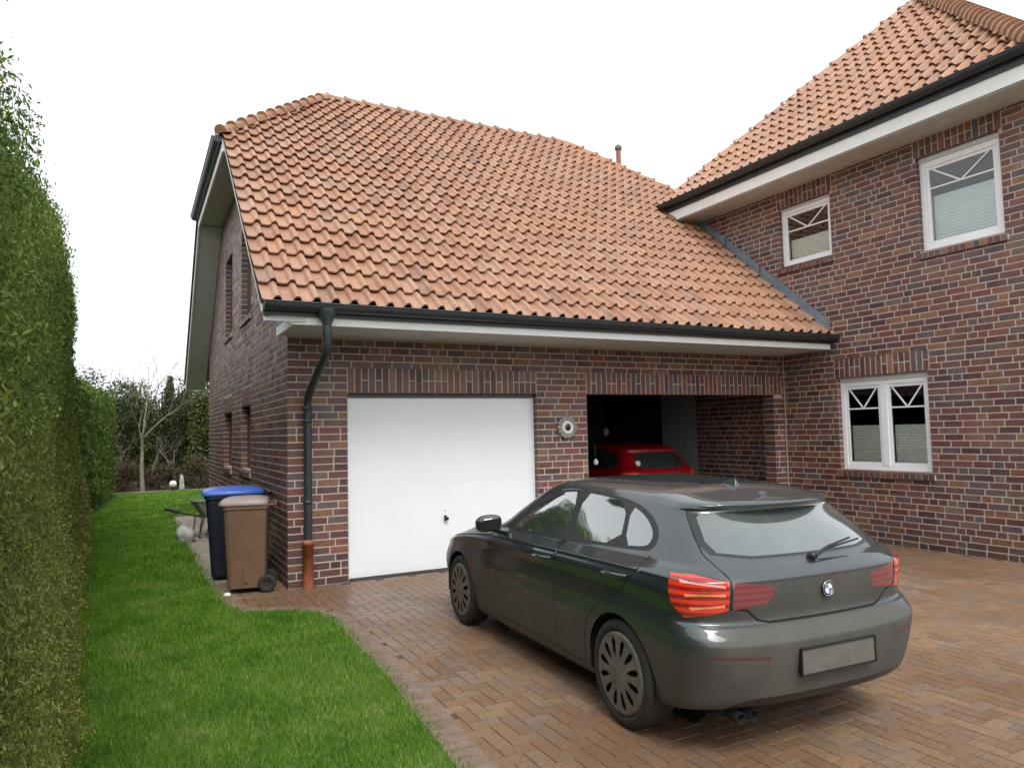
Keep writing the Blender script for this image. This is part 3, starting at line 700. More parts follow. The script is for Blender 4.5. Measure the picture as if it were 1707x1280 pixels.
HP(make_window(hou, FR_HOUSE, *HU, sashes=1, blind=.47, box=.05, bar=.34, fw=.062))
HP(make_window(hou, FR_HOUSE, *HV, sashes=1, blind=.64, blind_mat='blind_pale', box=.07, bar=.26, fw=.085))
KH = .985; EX = 7.644; EZ = 6.16; Y0, Y1 = 2.286, -4.42
PK = (EX+(Y0-Y1)/2, (Y0+Y1)/2, EZ+KH*(Y0-Y1)/2)
HP(pitched_tiles('roof', hou, [(EX, Y0, EZ), (EX, Y1, EZ), PK], gl=.350))
ro = MB(); q = 2*(PK[0]-EX)+EX
ro.face([(EX, Y0, EZ), PK, (q, Y0, EZ)]); ro.face([(EX, Y1, EZ), (q, Y1, EZ), PK]); ro.face([(q, Y0, EZ), PK, (q, Y1, EZ)]); HP(ro.build('rear_roof', [M['tile']], hou))
rc = MB(); ridge_caps(rc, (EX, Y1, EZ+.03), (PK[0], PK[1], PK[2]+.04), r=.12, step=.215); ridge_caps(rc, (EX, Y0, EZ+.0), (PK[0], PK[1], PK[2]+.0), r=.085, step=.36); HP(rc.build('ridge_tiles', [M['tile']], hou))
fa = MB(); fa.box((EX+.02, Y1+.02, 5.79), (EX+.045, Y0-.02, 6.10)); fa.box((EX+.045, Y0-.045, 5.79), (q-.05, Y0-.02, 6.10)); fa.box((EX+.045, Y1+.02, 5.79), (q-.05, Y1+.045, 6.10)); HP(fa.build('fascia', [M['fascia_white']], hou, bevel=.003))
so = MB()
for i in range(4): so.box((EX+.047+i*.137, Y1+.047, 5.775), (EX+.047+i*.137+.131, Y0-.047, 5.787))
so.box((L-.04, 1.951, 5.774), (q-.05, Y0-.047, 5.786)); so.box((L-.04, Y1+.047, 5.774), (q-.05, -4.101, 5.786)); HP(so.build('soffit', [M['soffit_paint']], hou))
HP(gutter('gutter', hou, (EX-.075, Y1-.05, EZ-.02), (EX-.075, Y0+.05, EZ-.02), r=.080, out=(-1, 0, 0)))
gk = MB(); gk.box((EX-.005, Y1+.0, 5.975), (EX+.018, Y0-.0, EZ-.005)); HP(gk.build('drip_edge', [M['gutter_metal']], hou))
HP(gutter('gutter', hou, (EX-.05, Y0+.045, EZ-.01), (q, Y0+.045, EZ-.01), r=.08, out=(0, 1, 0)))

# ------------------------------------------------------------------ ornament on the pier
orn = empty('wall_ornament', (3.865, -.012, 1.815), 0, 'round grey ceramic ornament with a dark centre hung on the brick pier', 'wall ornament')
o1 = MB(); 
for k in range(14):
    a = 2*math.pi*k/14; cx_, cz_ = math.cos(a)*.128, math.sin(a)*.128
    o1.lathe((cx_, -.005, cz_), (0, -1, 0), [(0, .038), (.018, .034), (.028, .018), (.03, .001)], 10)
o1.lathe((0, 0, 0), (0, -1, 0), [(0, .145), (.018, .140), (.022, .10), (.02, .06)], 28); o1.build('rim', [M['ceramic']], orn)
o1 = MB(); o1.lathe((0, 0, 0), (0, -1, 0), [(.02, .098), (.040, .090), (.045, .062), (.03, .048)], 28); o1.build('ring', [M['ceramic_white']], orn)
o1 = MB(); o1.lathe((0.0, 0, 0), (0, -1, 0), [(.028, .050), (.040, .036), (.045, .001)], 20); o1.build('centre', [M['black_plastic']], orn)
for k, (x, y_, z, s) in enumerate(((8.16, 5.2, 1.72, .09), (4.72, .55, 1.28, .045))):
    d = empty('hanging_float', (x, y_, z), 0, ('small pale round float hung on the dark rear carport wall, higher one', 'pale oval float hung low just behind the brick pier')[k], 'float', 'pale floats in the carport')
    q_ = MB(); q_.lathe((0, 0, 0), (0, 0, 1), [(-s*1.15, .001), (-s, s*.45), (-s*.4, s*.85), (s*.3, s*.8), (s*.9, s*.4), (s*1.1, .001)], 14); q_.build('float_body', [M['stone_white']], d)
    q_ = MB(); q_.tube([(0, 0, s), (0, .02, s+.2), (0, .09, s+.3)], .006, 6); q_.build('cord', [M['black_plastic']], d)
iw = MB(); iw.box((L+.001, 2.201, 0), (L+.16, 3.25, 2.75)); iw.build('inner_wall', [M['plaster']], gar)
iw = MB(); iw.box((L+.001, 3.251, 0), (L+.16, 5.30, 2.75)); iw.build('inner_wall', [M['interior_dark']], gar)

# ------------------------------------------------------------------ cars
def crom(K, t):
    """Catmull-Rom through rows of K (n,...) at parameters t (m,)"""
    n = len(K); t = np.clip(t, 0, n-1-1e-9); i = np.floor(t).astype(int); f = (t-i)
    sh = (-1,)+(1,)*(K.ndim-1); f = f.reshape(sh)
    P0, P1, P2, P3 = K[np.maximum(i-1, 0)], K[i], K[np.minimum(i+1, n-1)], K[np.minimum(i+2, n-1)]
    return .5*((2*P1)+(-P0+P2)*f+(2*P0-5*P1+4*P2-P3)*f**2+(-P0+3*P1-3*P2+P3)*f**3)
# level curves of the body: half width, rear end, front end, rear corner length, front corner length, corner exponents, height knots (f,z)
LV = [
 (.76, -.64, 3.36, .34, .50, 2.6, [(-.6,.26),(0,.19),(2.7,.17),(3.4,.19)]),
 (.835,-.775,3.44, .36, .55, 2.7, [(-.75,.30),(-.3,.25),(0,.225),(2.7,.21),(3.4,.25)]),
 (.868,-.825,3.49, .36, .60, 2.8, [(-.8,.43),(0,.42),(2.7,.40),(3.5,.40)]),
 (.884,-.860,3.52, .36, .64, 2.8, [(-.8,.605),(0,.60),(2.7,.56),(3.5,.52)]),
 (.884,-.852,3.50, .35, .66, 2.8, [(-.8,.655),(0,.70),(2.7,.66),(3.5,.58)]),
 (.876,-.806,3.48, .34, .66, 2.8, [(-.8,.708),(0,.76),(2.7,.71),(3.5,.61)]),
 (.869,-.772,3.46, .33, .66, 2.8, [(-.8,.740),(0,.82),(2.7,.755),(3.5,.64)]),
 (.871,-.790,3.42, .33, .66, 2.8, [(-.8,.860),(0,.89),(2.0,.85),(2.7,.80),(3.5,.66)]),
 (.852,-.800,3.38, .32, .66, 2.8, [(-.8,.938),(0,.935),(1.9,.890),(2.7,.825),(3.4,.685)]),
 (.843,-.796,3.36, .32, .66, 2.8, [(-.8,.962),(0,.957),(1.9,.910),(2.7,.835),(3.4,.695)]),
 (.812,-.752,3.24, .31, .66, 2.8, [(-.8,1.005),(0,.985),(1.9,.935),(2.5,.885),(3.3,.73)]),
 (.780,-.715,2.75, .31, .45, 2.8, [(-.7,1.030),(0,1.010),(1.8,.960),(2.3,.945),(2.8,.865)]),
 (.766,-.690,2.20, .31, .35, 2.8, [(-.7,1.052),(0,1.030),(1.6,.990),(2.2,.985)]),
 (.698,-.570,1.93, .30, .35, 2.8, [(-.6,1.165),(0,1.155),(1.3,1.14),(2.0,1.12)]),
 (.625,-.445,1.66, .29, .33, 2.8, [(-.45,1.272),(0,1.285),(1.0,1.30),(1.7,1.26)]),
 (.590,-.455,1.53, .27, .32, 2.8, [(-.46,1.300),(0,1.335),(1.0,1.365),(1.55,1.315)]),
 (.530,-.455,1.40, .25, .30, 2.8, [(-.46,1.325),(0,1.372),(1.0,1.395),(1.45,1.350)]),
 (.385,-.300,1.20, .20, .30, 2.6, [(-.4,1.350),(0,1.395),(1.0,1.415),(1.4,1.385)]),
 (.200,-.150,1.00, .15, .25, 2.4, [(-.3,1.375),(0,1.404),(1.0,1.421),(1.2,1.412)]),
 (.000,-.050,0.90, .05, .10, 2.0, [(-.2,1.388),(0,1.407),(1.0,1.421),(1.2,1.415)]),
]
NU = (26, 46, 22)
def level_curve(lv):
    hw, fr_, ff, a, b, e, zk = lv
    ph = np.linspace(0, np.pi/2, 160)
    def res(P, n):
        d = np.concatenate([[0], np.cumsum(np.linalg.norm(np.diff(P, axis=0), axis=1))]);
        if d[-1] < 1e-9: return np.repeat(P[:1], n, 0)
        s = np.linspace(0, d[-1], n); return np.stack([np.interp(s, d, P[:, k]) for k in range(2)], 1)
    rear = np.stack([fr_+a-a*np.cos(ph)**(2/e), hw*np.sin(ph)**(2/e)], 1)
    s0, s1 = fr_+a, ff-b; fs = np.linspace(s0, s1, 160); side = np.stack([fs, np.full(160, hw)], 1)
    frt = np.stack([ff-b+b*np.sin(ph)**(2/e), hw*np.cos(ph)**(2/e)], 1)
    P = np.concatenate([res(rear, NU[0])[:-1], res(side, NU[1])[:-1], res(frt, NU[2])])
    # barrel the plan a little so the sides are never dead straight
    mid = 1.2; P[:, 1] *= 1-.018*((P[:, 0]-mid)/2.1)**2*np.where(P[:, 0] > mid, 1.3, .9)
    zf_ = np.array(zk); z = crom(zf_, np.interp(P[:, 0], zf_[:, 0], np.arange(len(zf_))))[:, 1]
    return np.concatenate([P, z[:, None]], 1)
class Shell:
    def __init__(s, scale=(1, 1, 1), boxy=0):
        lv = LV
        s.K = np.stack([level_curve(l) for l in lv])*np.array(scale)      # (levels, nu, 3): f, l, z
        s.nu = s.K.shape[1]; s.nv = len(lv)
        ug, vg = np.meshgrid(np.linspace(0, s.nu-1, 500), np.linspace(0, s.nv-1, 320), indexing='ij')
        s.ug, s.vg = ug.ravel(), vg.ravel(); s.tab = s.ev(s.ug, s.vg); s.scale = scale
        s.A, s.B = 3.9/(s.nu-1), 2.5/(s.nv-1)
    def ev(s, u, v):
        u = np.asarray(u, float); v = np.asarray(v, float)
        Kv = crom(s.K, v)              # (m, nu, 3)
        i = np.clip(np.floor(u).astype(int), 0, s.nu-2); f = u-i; m = np.arange(len(u)); g = lambda k: Kv[m, np.clip(k, 0, s.nu-1)]
        P0, P1, P2, P3 = g(i-1), g(i), g(i+1), g(i+2)
        mir = (i == 0); P0 = P0.copy(); P0[mir] = Kv[m[mir], 1]*np.array([1, -1, 1])
        f = f[:, None]
        return .5*((2*P1)+(-P0+P2)*f+(2*P0-5*P1+4*P2-P3)*f**2+(-P0+3*P1-3*P2+P3)*f**3)
    def normal(s, u, v):
        u = np.clip(np.asarray(u, float), .01, s.nu-1.01); v = np.clip(np.asarray(v, float), .01, s.nv-1.06); h = .02
        n = np.cross(s.ev(u+h, v)-s.ev(u-h, v), s.ev(u, v+h)-s.ev(u, v-h)); n /= np.linalg.norm(n, axis=1)[:, None]+1e-12
        P = s.ev(u, v); c = np.array([1.2, 0, .7])*np.array(s.scale)
        sg = np.sign(((P-c)*n).sum(1)); sg[sg == 0] = 1; return n*sg[:, None]
    def inv(s, pts):
        """pts: ('s',f,z) on the side, ('r',l,z) on the tail, ('t',f,l) on the roof -> (u,v)"""
        out = []
        sc = s.scale; R = s.tab
        for k, a, b in pts:
            if k == 's': ax = (0, 2); msk = (s.ug > 14)
            elif k == 'r': ax = (1, 2); msk = (s.ug < 24)
            elif k == 'w': ax = (1, 2); msk = (s.ug > 70)      # windscreen side
            else: ax = (0, 1); msk = (s.vg > 9)
            a *= sc[ax[0]]; b *= sc[ax[1]]
            d = (R[:, ax[0]]-a)**2+(R[:, ax[1]]-b)**2+(~msk)*9; j = int(np.argmin(d)); u, v = s.ug[j], s.vg[j]
            for _ in range(6):
                P = s.ev([u, u+.01, u], [v, v, v+.01]); J = (P[1:][:, list(ax)]-P[0, list(ax)]).T/.01; r = np.array([a, b])-P[0, list(ax)]
                try: dx = np.linalg.solve(J+np.eye(2)*1e-9, r)
                except np.linalg.LinAlgError: break
                if np.abs(dx).max() > 1.5: dx *= 1.5/np.abs(dx).max()
                u2, v2 = min(max(u+dx[0], 0), s.nu-1), min(max(v+dx[1], 0), s.nv-1)
                P2 = s.ev([u2], [v2])[0]
                if np.hypot(P2[ax[0]]-a, P2[ax[1]]-b) >= np.hypot(*r): break
                u, v = u2, v2
            out.append((u, v))
        return out
def dens(poly, step=.05, closed=True):
    out = []; n = len(poly)
    for i in range(n if closed else n-1):
        p, q = poly[i], poly[(i+1) % n]
        if p[0] != q[0]: out.append(p); continue
        m = max(1, int(math.hypot(q[1]-p[1], q[2]-p[2])/step))
        out += [(p[0], p[1]+(q[1]-p[1])*k/m, p[2]+(q[2]-p[2])*k/m) for k in range(m)]
    if not closed: out.append(poly[-1])
    return out
def smoothpoly(poly, it=2, keep=()):
    """Chaikin corner cutting"""
    for _ in range(it):
        q = []
        for i in range(len(poly)):
            a, b = poly[i], poly[(i+1) % len(poly)]
            if a[0] != b[0]: q += [a, b]; continue
            q += [(a[0], a[1]*.75+b[1]*.25, a[2]*.75+b[2]*.25), (a[0], a[1]*.25+b[1]*.75, a[2]*.25+b[2]*.75)]
        poly = q
    return poly
def strip(line, w=.0045):
    """thin closed polygon round an open polyline"""
    L1, L2 = [], []
    for i, p in enumerate(line):
        a, b = line[max(i-1, 0)], line[min(i+1, len(line)-1)]; d = Vector((b[1]-a[1], b[2]-a[2])); d = d.normalized() if d.length else Vector((1, 0)); n = Vector((-d.y, d.x))*w
        L1.append((p[0], p[1]+n.x, p[2]+n.y)); L2.append((p[0], p[1]-n.x, p[2]-n.y))
    return L1+L2[::-1]
def inpoly(P, poly):
    x, y = P[:, 0], P[:, 1]; ins = np.zeros(len(P), bool); n = len(poly); j = n-1
    for i in range(n):
        xi, yi = poly[i]; xj, yj = poly[j]
        c = ((yi > y) != (yj > y)); 
        if yj != yi: ins ^= c & (x < (xj-xi)*(y-yi)/(yj-yi)+xi)
        j = i
    return ins
def circ(cx, cz, r, n=44, flat=None):
    return [('s', cx+r*math.cos(2*math.pi*k/n), cz+r*math.sin(2*math.pi*k/n)) for k in range(n)]
REG_FULL = dict(
    arch_r=circ(0, .316, .352), arch_f=circ(2.69, .316, .352),
    glass_fd=[('s',1.72,.985),('s',1.60,1.06),('s',1.30,1.245),('s',1.12,1.300),('s',.97,1.322),('s',.86,1.326),('s',.84,1.02)],
    glass_rd=[('s',.745,1.025),('s',.765,1.328),('s',.50,1.322),('s',.22,1.295),('s',.14,1.05)],
    glass_q=[('s',.085,1.055),('s',.165,1.285),('s',.02,1.250),('s',-.10,1.195),('s',-.165,1.140),('s',-.155,1.085),('s',-.08,1.068)],
    dlo=[('s',1.90,.968),('s',1.66,1.065),('s',1.34,1.262),('s',1.14,1.322),('s',.90,1.345),('s',.50,1.342),('s',.16,1.315),('s',-.05,1.262),('s',-.19,1.185),('s',-.235,1.12),('s',-.20,1.055),('s',-.08,1.045),('s',.5,1.012),('s',1.3,.985)],
)
def build_shell(parent, sh, cfg, paint, mats):
    """cfg: ordered list (name, polygon, part name or None for a hole, material)"""
    uvp = {}; V2 = []; E2 = []
    sc = np.array([sh.A, sh.B])
    for nm, poly, part, mat, cl in cfg:
        uv = np.array(sh.inv(dens(poly, .045, True)))
        keep = [0]
        for i in range(1, len(uv)):
            if np.hypot(*((uv[i]-uv[keep[-1]])*sc)) > .0015: keep.append(i)
        uv = uv[keep]; uvp[nm] = uv*sc; b = len(V2); V2 += [tuple(p) for p in uv*sc]; E2 += [(b+i, b+(i+1) % len(uv)) for i in range(len(uv))]
    nb_ = len(V2); cons = np.array(V2)
    gu = np.linspace(0, sh.nu-1, 150); gv = np.concatenate([np.linspace(0, sh.nv-1, 100)])
    G = np.stack(np.meshgrid(gu, gv, indexing='ij'), -1).reshape(-1, 2)
    edge = (G[:, 0] < 1e-6) | (G[:, 0] > sh.nu-1-1e-6) | (G[:, 1] < 1e-6) | (G[:, 1] > sh.nv-1-1e-6)
    Gs = G*sc; dmin = np.full(len(Gs), 9.)
    for i in range(0, len(cons), 200):
        dmin = np.minimum(dmin, np.linalg.norm(Gs[:, None]-cons[None, i:i+200], axis=2).min(1))
    Gs = Gs[(dmin > .008) | edge]
    allp = [Vector(p) for p in V2]+[Vector(p) for p in Gs]
    r = geometry.delaunay_2d_cdt(allp, E2, [], 0, 1e-5)
    UV = np.array([tuple(p) for p in r[0]]); T = [f for f in r[2] if len(f) == 3]; T = np.array(T)
    uv = UV/sc; P = sh.ev(uv[:, 0], uv[:, 1]); N = sh.normal(uv[:, 0], uv[:, 1])
    Cn = UV[T].mean(1)
    a = P[T]; ar = np.linalg.norm(np.cross(a[:, 1]-a[:, 0], a[:, 2]-a[:, 0]), axis=1); ok = ar > 1e-9
    cls = np.full(len(T), -1)
    for i, (nm, poly, part, mat, cl) in reversed(list(enumerate(cfg))):
        cls[inpoly(Cn, uvp[nm])] = i
    parts = {}
    for i in range(-1, len(cfg)):
        sel = np.where((cls == i) & ok)[0]
        if not len(sel): continue
        part, mat = ('body', paint) if i < 0 else (cfg[i][2], cfg[i][3])
        if part is None: continue
        parts.setdefault(part, []).append((sel, mat))
    objs = {}
    for part, lst in parts.items():
        both = part in ('body', 'tailgate', 'rear_window', 'windscreen', 'plate_recess', 'bumper_trim', 'third_light')
        for side in ((0,) if both else (1, -1)):
            mirr = (1, -1) if both else (side,)
            vs, fs, ms, ns = [], [], [], []; mats_ = []; b = 0
            for sel, mat in lst:
                if mat not in mats_: mats_.append(mat)
                tt = T[sel]; idx, invx = np.unique(tt, return_inverse=True); invx = invx.reshape(-1, 3)
                for sgn in mirr:
                    pp = P[idx]*np.array([1, sgn, 1]); nn = N[idx]*np.array([1, sgn, 1]); f = invx+b
                    q = pp[invx]; fn = np.cross(q[:, 1]-q[:, 0], q[:, 2]-q[:, 0]); fl = (fn*nn[invx].sum(1)).sum(1) < 0
                    f = f.copy(); f[fl] = f[fl][:, ::-1]
                    vs.append(pp); ns.append(nn); fs.append(f); ms += [mats_.index(mat)]*len(f); b += len(pp)
            me = bpy.data.meshes.new(part); me.from_pydata(np.concatenate(vs).tolist(), [], np.concatenate(fs).tolist())
            for mm in mats_: me.materials.append(M[mm])
            me.polygons.foreach_set('material_index', ms); me.polygons.foreach_set('use_smooth', [True]*len(me.polygons))
            me.update()
            if len(me.vertices) == b: me.normals_split_custom_set_from_vertices(np.concatenate(ns).tolist())
            objs.setdefault(part, []).append(link(part, me, parent))
    return objs
def make_wheel(parent, f, l, side, r=.316, w=.205, spokes=12):
    y0 = l
    t = MB(); c = (f, l, r); ax = (0, side, 0)
    pr = [(-w, .22), (-w, r*.9), (-w*.93, r*.975), (-w*.85, r), (-w*.15, r), (-w*.06, r*.975), (0.0, r*.92), (.004, r*.84), (.000, r*.80), (-.010, .243)]
    t.lathe(c, ax, pr, 48)
    wl = t.build('wheel', [M['rubber']], parent)
    rm = MB(); A = 120; u = Vector((1, 0, 0)); wv = Vector((0, 0, 1)); rad = [.243, .236, .228, .218, .206, .192, .176, .158, .140, .120, .10, .07, .035, .0]
    dz = [-.010, .000, .004, .004, .003, .003, .004, .006, .007, .008, .008, .007, .010, .012]
    V = [Vector(c)+Vector(ax)*dz[i]+(u*math.cos(2*math.pi*k/A)+wv*math.sin(2*math.pi*k/A))*rad[i] for i in range(len(rad)) for k in range(A)]
    F = []
    per = A//spokes
    for i in range(len(rad)-1):
        for k in range(A):
            kk = k % per
            lim = {4: 1, 5: 2, 6: 2, 7: 2, 8: 2, 9: 1}.get(i, 0)
            if lim and abs(kk+.5-per/2) < lim: continue
            F.append((i*A+k, i*A+(k+1) % A, (i+1)*A+(k+1) % A, (i+1)*A+k))
    rm.quads(V, F, 0, None, True); 
    rim = rm.build('rim', [M['hubcap']], wl)
    bk = MB(); bk.lathe(c, ax, [(-.035, .24), (-.035, .001)], 40); bk.lathe(c, ax, [(-.19, .22), (-.19, .001)], 30); bk.build('brake_disc', [M['gap']], wl)
    ln = MB(); n = 36      # arch liner
    Vv = []
    for (d, rr) in ((.02-.012, .353), (-.42, .353)):
        for k in range(n+1):
            a = math.pi*(-.06+1.12*k/n); Vv.append((f+math.cos(a)*rr, l+side*d-side*.02, r+math.sin(a)*rr))
    ln.quads(Vv, [(k, k+1, n+2+k, n+1+k) for k in range(n)], 0, None, True); ln.face([(f+math.cos(2*math.pi*k/24)*.352, l-side*.42, r+math.sin(2*math.pi*k/24)*.352) for k in range(24)])
    ln.build('arch_liner', [M['gap']], parent)
    return wl
def car_black():
    c = empty('parked_car', (1.8537, -5.2152, 0), R_(87.341), 'dirty black five-door hatchback parked on the brick driveway', 'car')
    sh = Shell()
    S = lambda pts: pts
    DOOR_B = [('s',.795,1.00),('s',.80,.80),('s',.795,.50),('s',.79,.27)]
    cfg = []
    def add(nm, poly, part, mat, cl=True): cfg.append((nm, poly, part, mat, cl))
    R = REG_FULL
    add('arch_r', R['arch_r'], None, None); add('arch_f', R['arch_f'], None, None)
    add('g1', smoothpoly(R['glass_fd'], 1), 'side_glass', 'car_glass'); add('g2', smoothpoly(R['glass_rd'], 1), 'side_glass_rear', 'car_glass'); add('g3', smoothpoly(R['glass_q'], 1), 'quarter_glass', 'car_glass')
    add('dlo', smoothpoly(R['dlo'], 2), 'window_trim', 'black_plastic')
    # tail lamps
    add('bar1', [('s',-.555,.965),('r',.66,.940),('r',.655,.925),('s',-.57,.948)], 'tail_light', 'lamp_strip')
    add('bar2', [('s',-.600,.895),('r',.655,.895),('r',.655,.880),('s',-.605,.878)], 'tail_light', 'lamp_bar')
    add('bar3', [('s',-.615,.825),('r',.655,.838),('r',.655,.822),('s',-.622,.808)], 'tail_light', 'lamp_bar')
    add('lampo', [('s',-.465,.985),('s',-.60,.992),('r',.635,.962),('r',.635,.808),('s',-.68,.782),('s',-.585,.768),('s',-.52,.83)], 'tail_light', 'lamp_red')
    add('lampi', [('r',.612,.955),('r',.40,.925),('r',.36,.905),('r',.40,.835),('r',.55,.812),('r',.612,.808)], 'tailgate_light', 'lamp_dull')
    # tail: glass, shut lines, plate recess, reflectors
    add('rg', smoothpoly([('r',-.001,1.058),('r',.40,1.062),('r',.585,1.085),('r',.60,1.14),('r',.545,1.255),('r',.50,1.285),('r',.30,1.300),('r',-.001,1.304)], 0), 'rear_window', 'car_rear_glass')
    add('rgs', [('r',-.001,1.045),('r',.42,1.049),('r',.625,1.075),('r',.64,1.13),('r',.575,1.275),('r',.53,1.300),('r',.30,1.311),('r',-.001,1.315)], 'tailgate', 'black_plastic')
    add('gapb', strip(dens([('r',-.001,.726),('r',.40,.728),('r',.47,.745),('r',.53,.80),('r',.622,.815)], .04, False), .006), 'body', 'gap')
    add('gapc', strip([('r',.624,.965),('r',.624,.89),('r',.624,.812)], .005), 'body', 'gap')
    add('gapd', strip(dens([('r',.624,.967),('r',.64,1.02),('r',.655,1.08),('r',.63,1.16),('r',.56,1.30)], .03, False), .0035), 'body', 'gap')
    add('refl', [('r',.46,.572),('r',.78,.590),('r',.78,.572),('r',.46,.554)], 'reflector', 'reflector_red')
    add('trim', [('r',-.001,.345),('r',.50,.345),('r',.60,.33),('r',.64,.295),('r',.60,.272),('r',-.001,.272)], 'bumper_trim', 'black_plastic')
    # doors and their gaps
    def gapl(nm, line, w=.0045): add(nm, strip(dens(line, .05, False), w), 'body', 'gap')
    gapl('gB', DOOR_B)
    gapl('gF', [('s',1.93,.935),('s',1.98,.80),('s',1.97,.55),('s',1.90,.28)])
    gapl('gR', [('s',-.21,1.04),('s',-.16,.93),('s',-.02,.80),('s',.22,.69),('s',.36,.55),('s',.41,.40),('s',.43,.27)])
    gapl('gS', [('s',1.90,.275),('s',.80,.265),('s',.43,.262)], .004)
    gapl('gH', [('s',1.95,.91),('s',2.4,.86),('s',3.0,.78)])
    add('fd', [('s',.80,1.00),('s',1.93,.945),('s',1.98,.80),('s',1.97,.55),('s',1.90,.275),('s',.795,.265),('s',.80,.8)], 'front_door', 'black_paint')
    add('rd', [('s',.79,1.00),('s',.79,.265),('s',.43,.262),('s',.41,.40),('s',.36,.55),('s',.22,.69),('s',-.02,.80),('s',-.16,.93),('s',-.21,1.03)], 'rear_door', 'black_paint')
    add('ws', [('w',-.001,.995),('w',.62,1.0),('w',.56,1.26),('w',.40,1.33),('w',-.001,1.345)], 'windscreen', 'car_glass')
    add('tg', [('r',-.001,.730),('r',.40,.732),('r',.465,.75),('r',.525,.805),('r',.62,.815),('r',.62,.965),('r',.638,1.02),('r',.65,1.08),('r',.625,1.16),('r',.56,1.30),('r',.50,1.325),('r',-.001,1.345)], 'tailgate', 'black_paint')
    ob = build_shell(c, sh, cfg, 'black_paint', M)
    wl = [make_wheel(c, f, s*.868, s) for f in (0, 2.69) for s in (1, -1)]
    # underside, inside
    u = MB(); u.box((-.60, -.66, .23), (3.3, .66, .30)); u.box((.42, -.80, .18), (2.28, .80, .24)); u.build('underbody', [M['gap']], c)
    i = MB(); i.box((-.55, -.70, .62), (2.3, .70, .66)); i.box((1.55, -.72, .66), (2.2, .72, .93)); i.box((-.62, -.60, .80), (-.15, .60, .99)); i.build('cabin_floor', [M['seat_cloth']], c)
    for (f, l, nm) in ((1.02, .37, 'seat'), (1.02, -.37, 'seat'), (.12, .36, 'rear_seat'), (.12, -.36, 'rear_seat')):
        s = MB(); s.box((f-.10, l-.24, .66), (f+.45, l+.24, .76)); s.prism([(f-.24, 1.16), (f-.12, 1.16), (f+.06, .74), (f-.10, .74)], l-.22, l+.22, fr=lambda a, b, q: (a, q, b))
        s.box((f-.25, l-.12, 1.175 if nm == 'seat' else 1.13), (f-.15, l+.12, 1.31 if nm == 'seat' else 1.23)); s.box((f-.20, l-.05, 1.12), (f-.18, l+.05, 1.2)); s.build(nm, [M['seat_cloth']], c, bevel=.02, fixn=True)
    sw = MB(); ctr = Vector((1.50, .37, .93)); axs = Vector((-.9, 0, .43)).normalized(); uu = Vector((0, 1, 0)); vv = axs.cross(uu)
    sw.tube([ctr+(uu*math.cos(2*math.pi*k/24)+vv*math.sin(2*math.pi*k/24))*.18 for k in range(25)], .014, 8); sw.tube([ctr-uu*.17, ctr+uu*.17], .014, 6); sw.tube([ctr, ctr-axs*.25], .02, 6); sw.build('steering_wheel', [M['black_plastic']], c)
    # mirrors, handles
    for s in (1, -1):
        m = MB(); K = 14; J = 8; V = []
        for a in range(J+1):
            th = math.pi*a/J
            for k in range(K):
                ph = 2*math.pi*k/K; x, y, z = math.sin(th)*math.cos(ph), math.cos(th), math.sin(th)*math.sin(ph)
                sg = lambda q, e: math.copysign(abs(q)**e, q)
                V.append((1.72+.075*sg(x, .7)+(.02 if y > 0 else .0), s*(.975+.105*sg(y, .75)), 1.035+.068*sg(z, .7)-.012*y))
        m.quads(V, [(a*K+k, a*K+(k+1) % K, (a+1)*K+(k+1) % K, (a+1)*K+k) for a in range(J) for k in range(K)], 0, None, True)
        m.tube([(1.74, s*.80, .955), (1.74, s*.88, .975), (1.735, s*.93, .99)], [.035, .03, .03], 8)
        mo = m.build('mirror', [M['black_paint']], c, fixn=True)
        g = MB(); g.face([(1.648, s*(.975+a_), 1.035+b_) for a_, b_ in ((-.075, -.045), (.08, -.04), (.085, .035), (-.07, .045))]); g.build('mirror_glass', [M['gap']], mo)
        for f0, f1 in ((.86, 1.08), (-.10, .12)):
            h = MB(); zc = .872 if f0 > 0 else .905
            yy = .872 if f0 > 0 else .870
            h.tube([(f0, s*(yy-.005), zc), (f0+.02, s*(yy+.028), zc+.002), (f1-.02, s*(yy+.032), zc-.003), (f1, s*(yy-.002), zc-.006)], [.012, .013, .013, .012], 8); h.build('door_handle', [M['black_paint']], c)
    # crease that runs below the glass: bright strip
    # plate, badge, wiper, antenna, exhaust
    p = MB(); pf = lambda a, b, d: (-.852-d, a, b)
    p.box((-.275, .455, .0), (.275, .585, .010), fr=pf); po = p.build('number_plate', [M['plate_dirty']], c, bevel=.003)
    p = MB()
    for a in ((-.282, .447, .282, .455), (-.282, .585, .282, .595), (-.282, .4551, -.275, .5849), (.275, .4551, .282, .5849)): p.box((a[0], a[1], -.004), (a[2], a[3], .016), fr=pf)
    p.box((-.27, .46, -.055), (.27, .58, -.001), fr=pf)
    p.build('plate_frame', [M['black_plastic']], po)
    bz = .872; bf = float(-.800)
    b = MB(); b.lathe((bf+.002, 0, bz), (-1, 0, 0), [(0, .041), (.010, .040), (.012, .030), (.0105, .0295)], 32); bo = b.build('badge', [M['black_plastic']], c)
    for q in range(4):
        b = MB(); pts = [(bf-.009, 0, bz)]+[(bf-.009, math.cos(math.pi/2*q+math.pi/2*k/8)*.0295, bz+math.sin(math.pi/2*q+math.pi/2*k/8)*.0295) for k in range(9)]
        b.face(pts); b.build('badge_field', [M['badge_blue' if q % 2 == 0 else 'badge_white']], bo)
    b = MB(); b.lathe((bf-.0085, 0, bz), (-1, 0, 0), [(0, .0425), (.0015, .0425), (.0015, .0395), (0, .0395)], 32); b.lathe((bf-.0105, 0, bz), (-1, 0, 0), [(0, .0305), (.001, .0305), (.001, .0285), (0, .0285)], 32); b.build('badge_ring', [M['chrome']], bo)
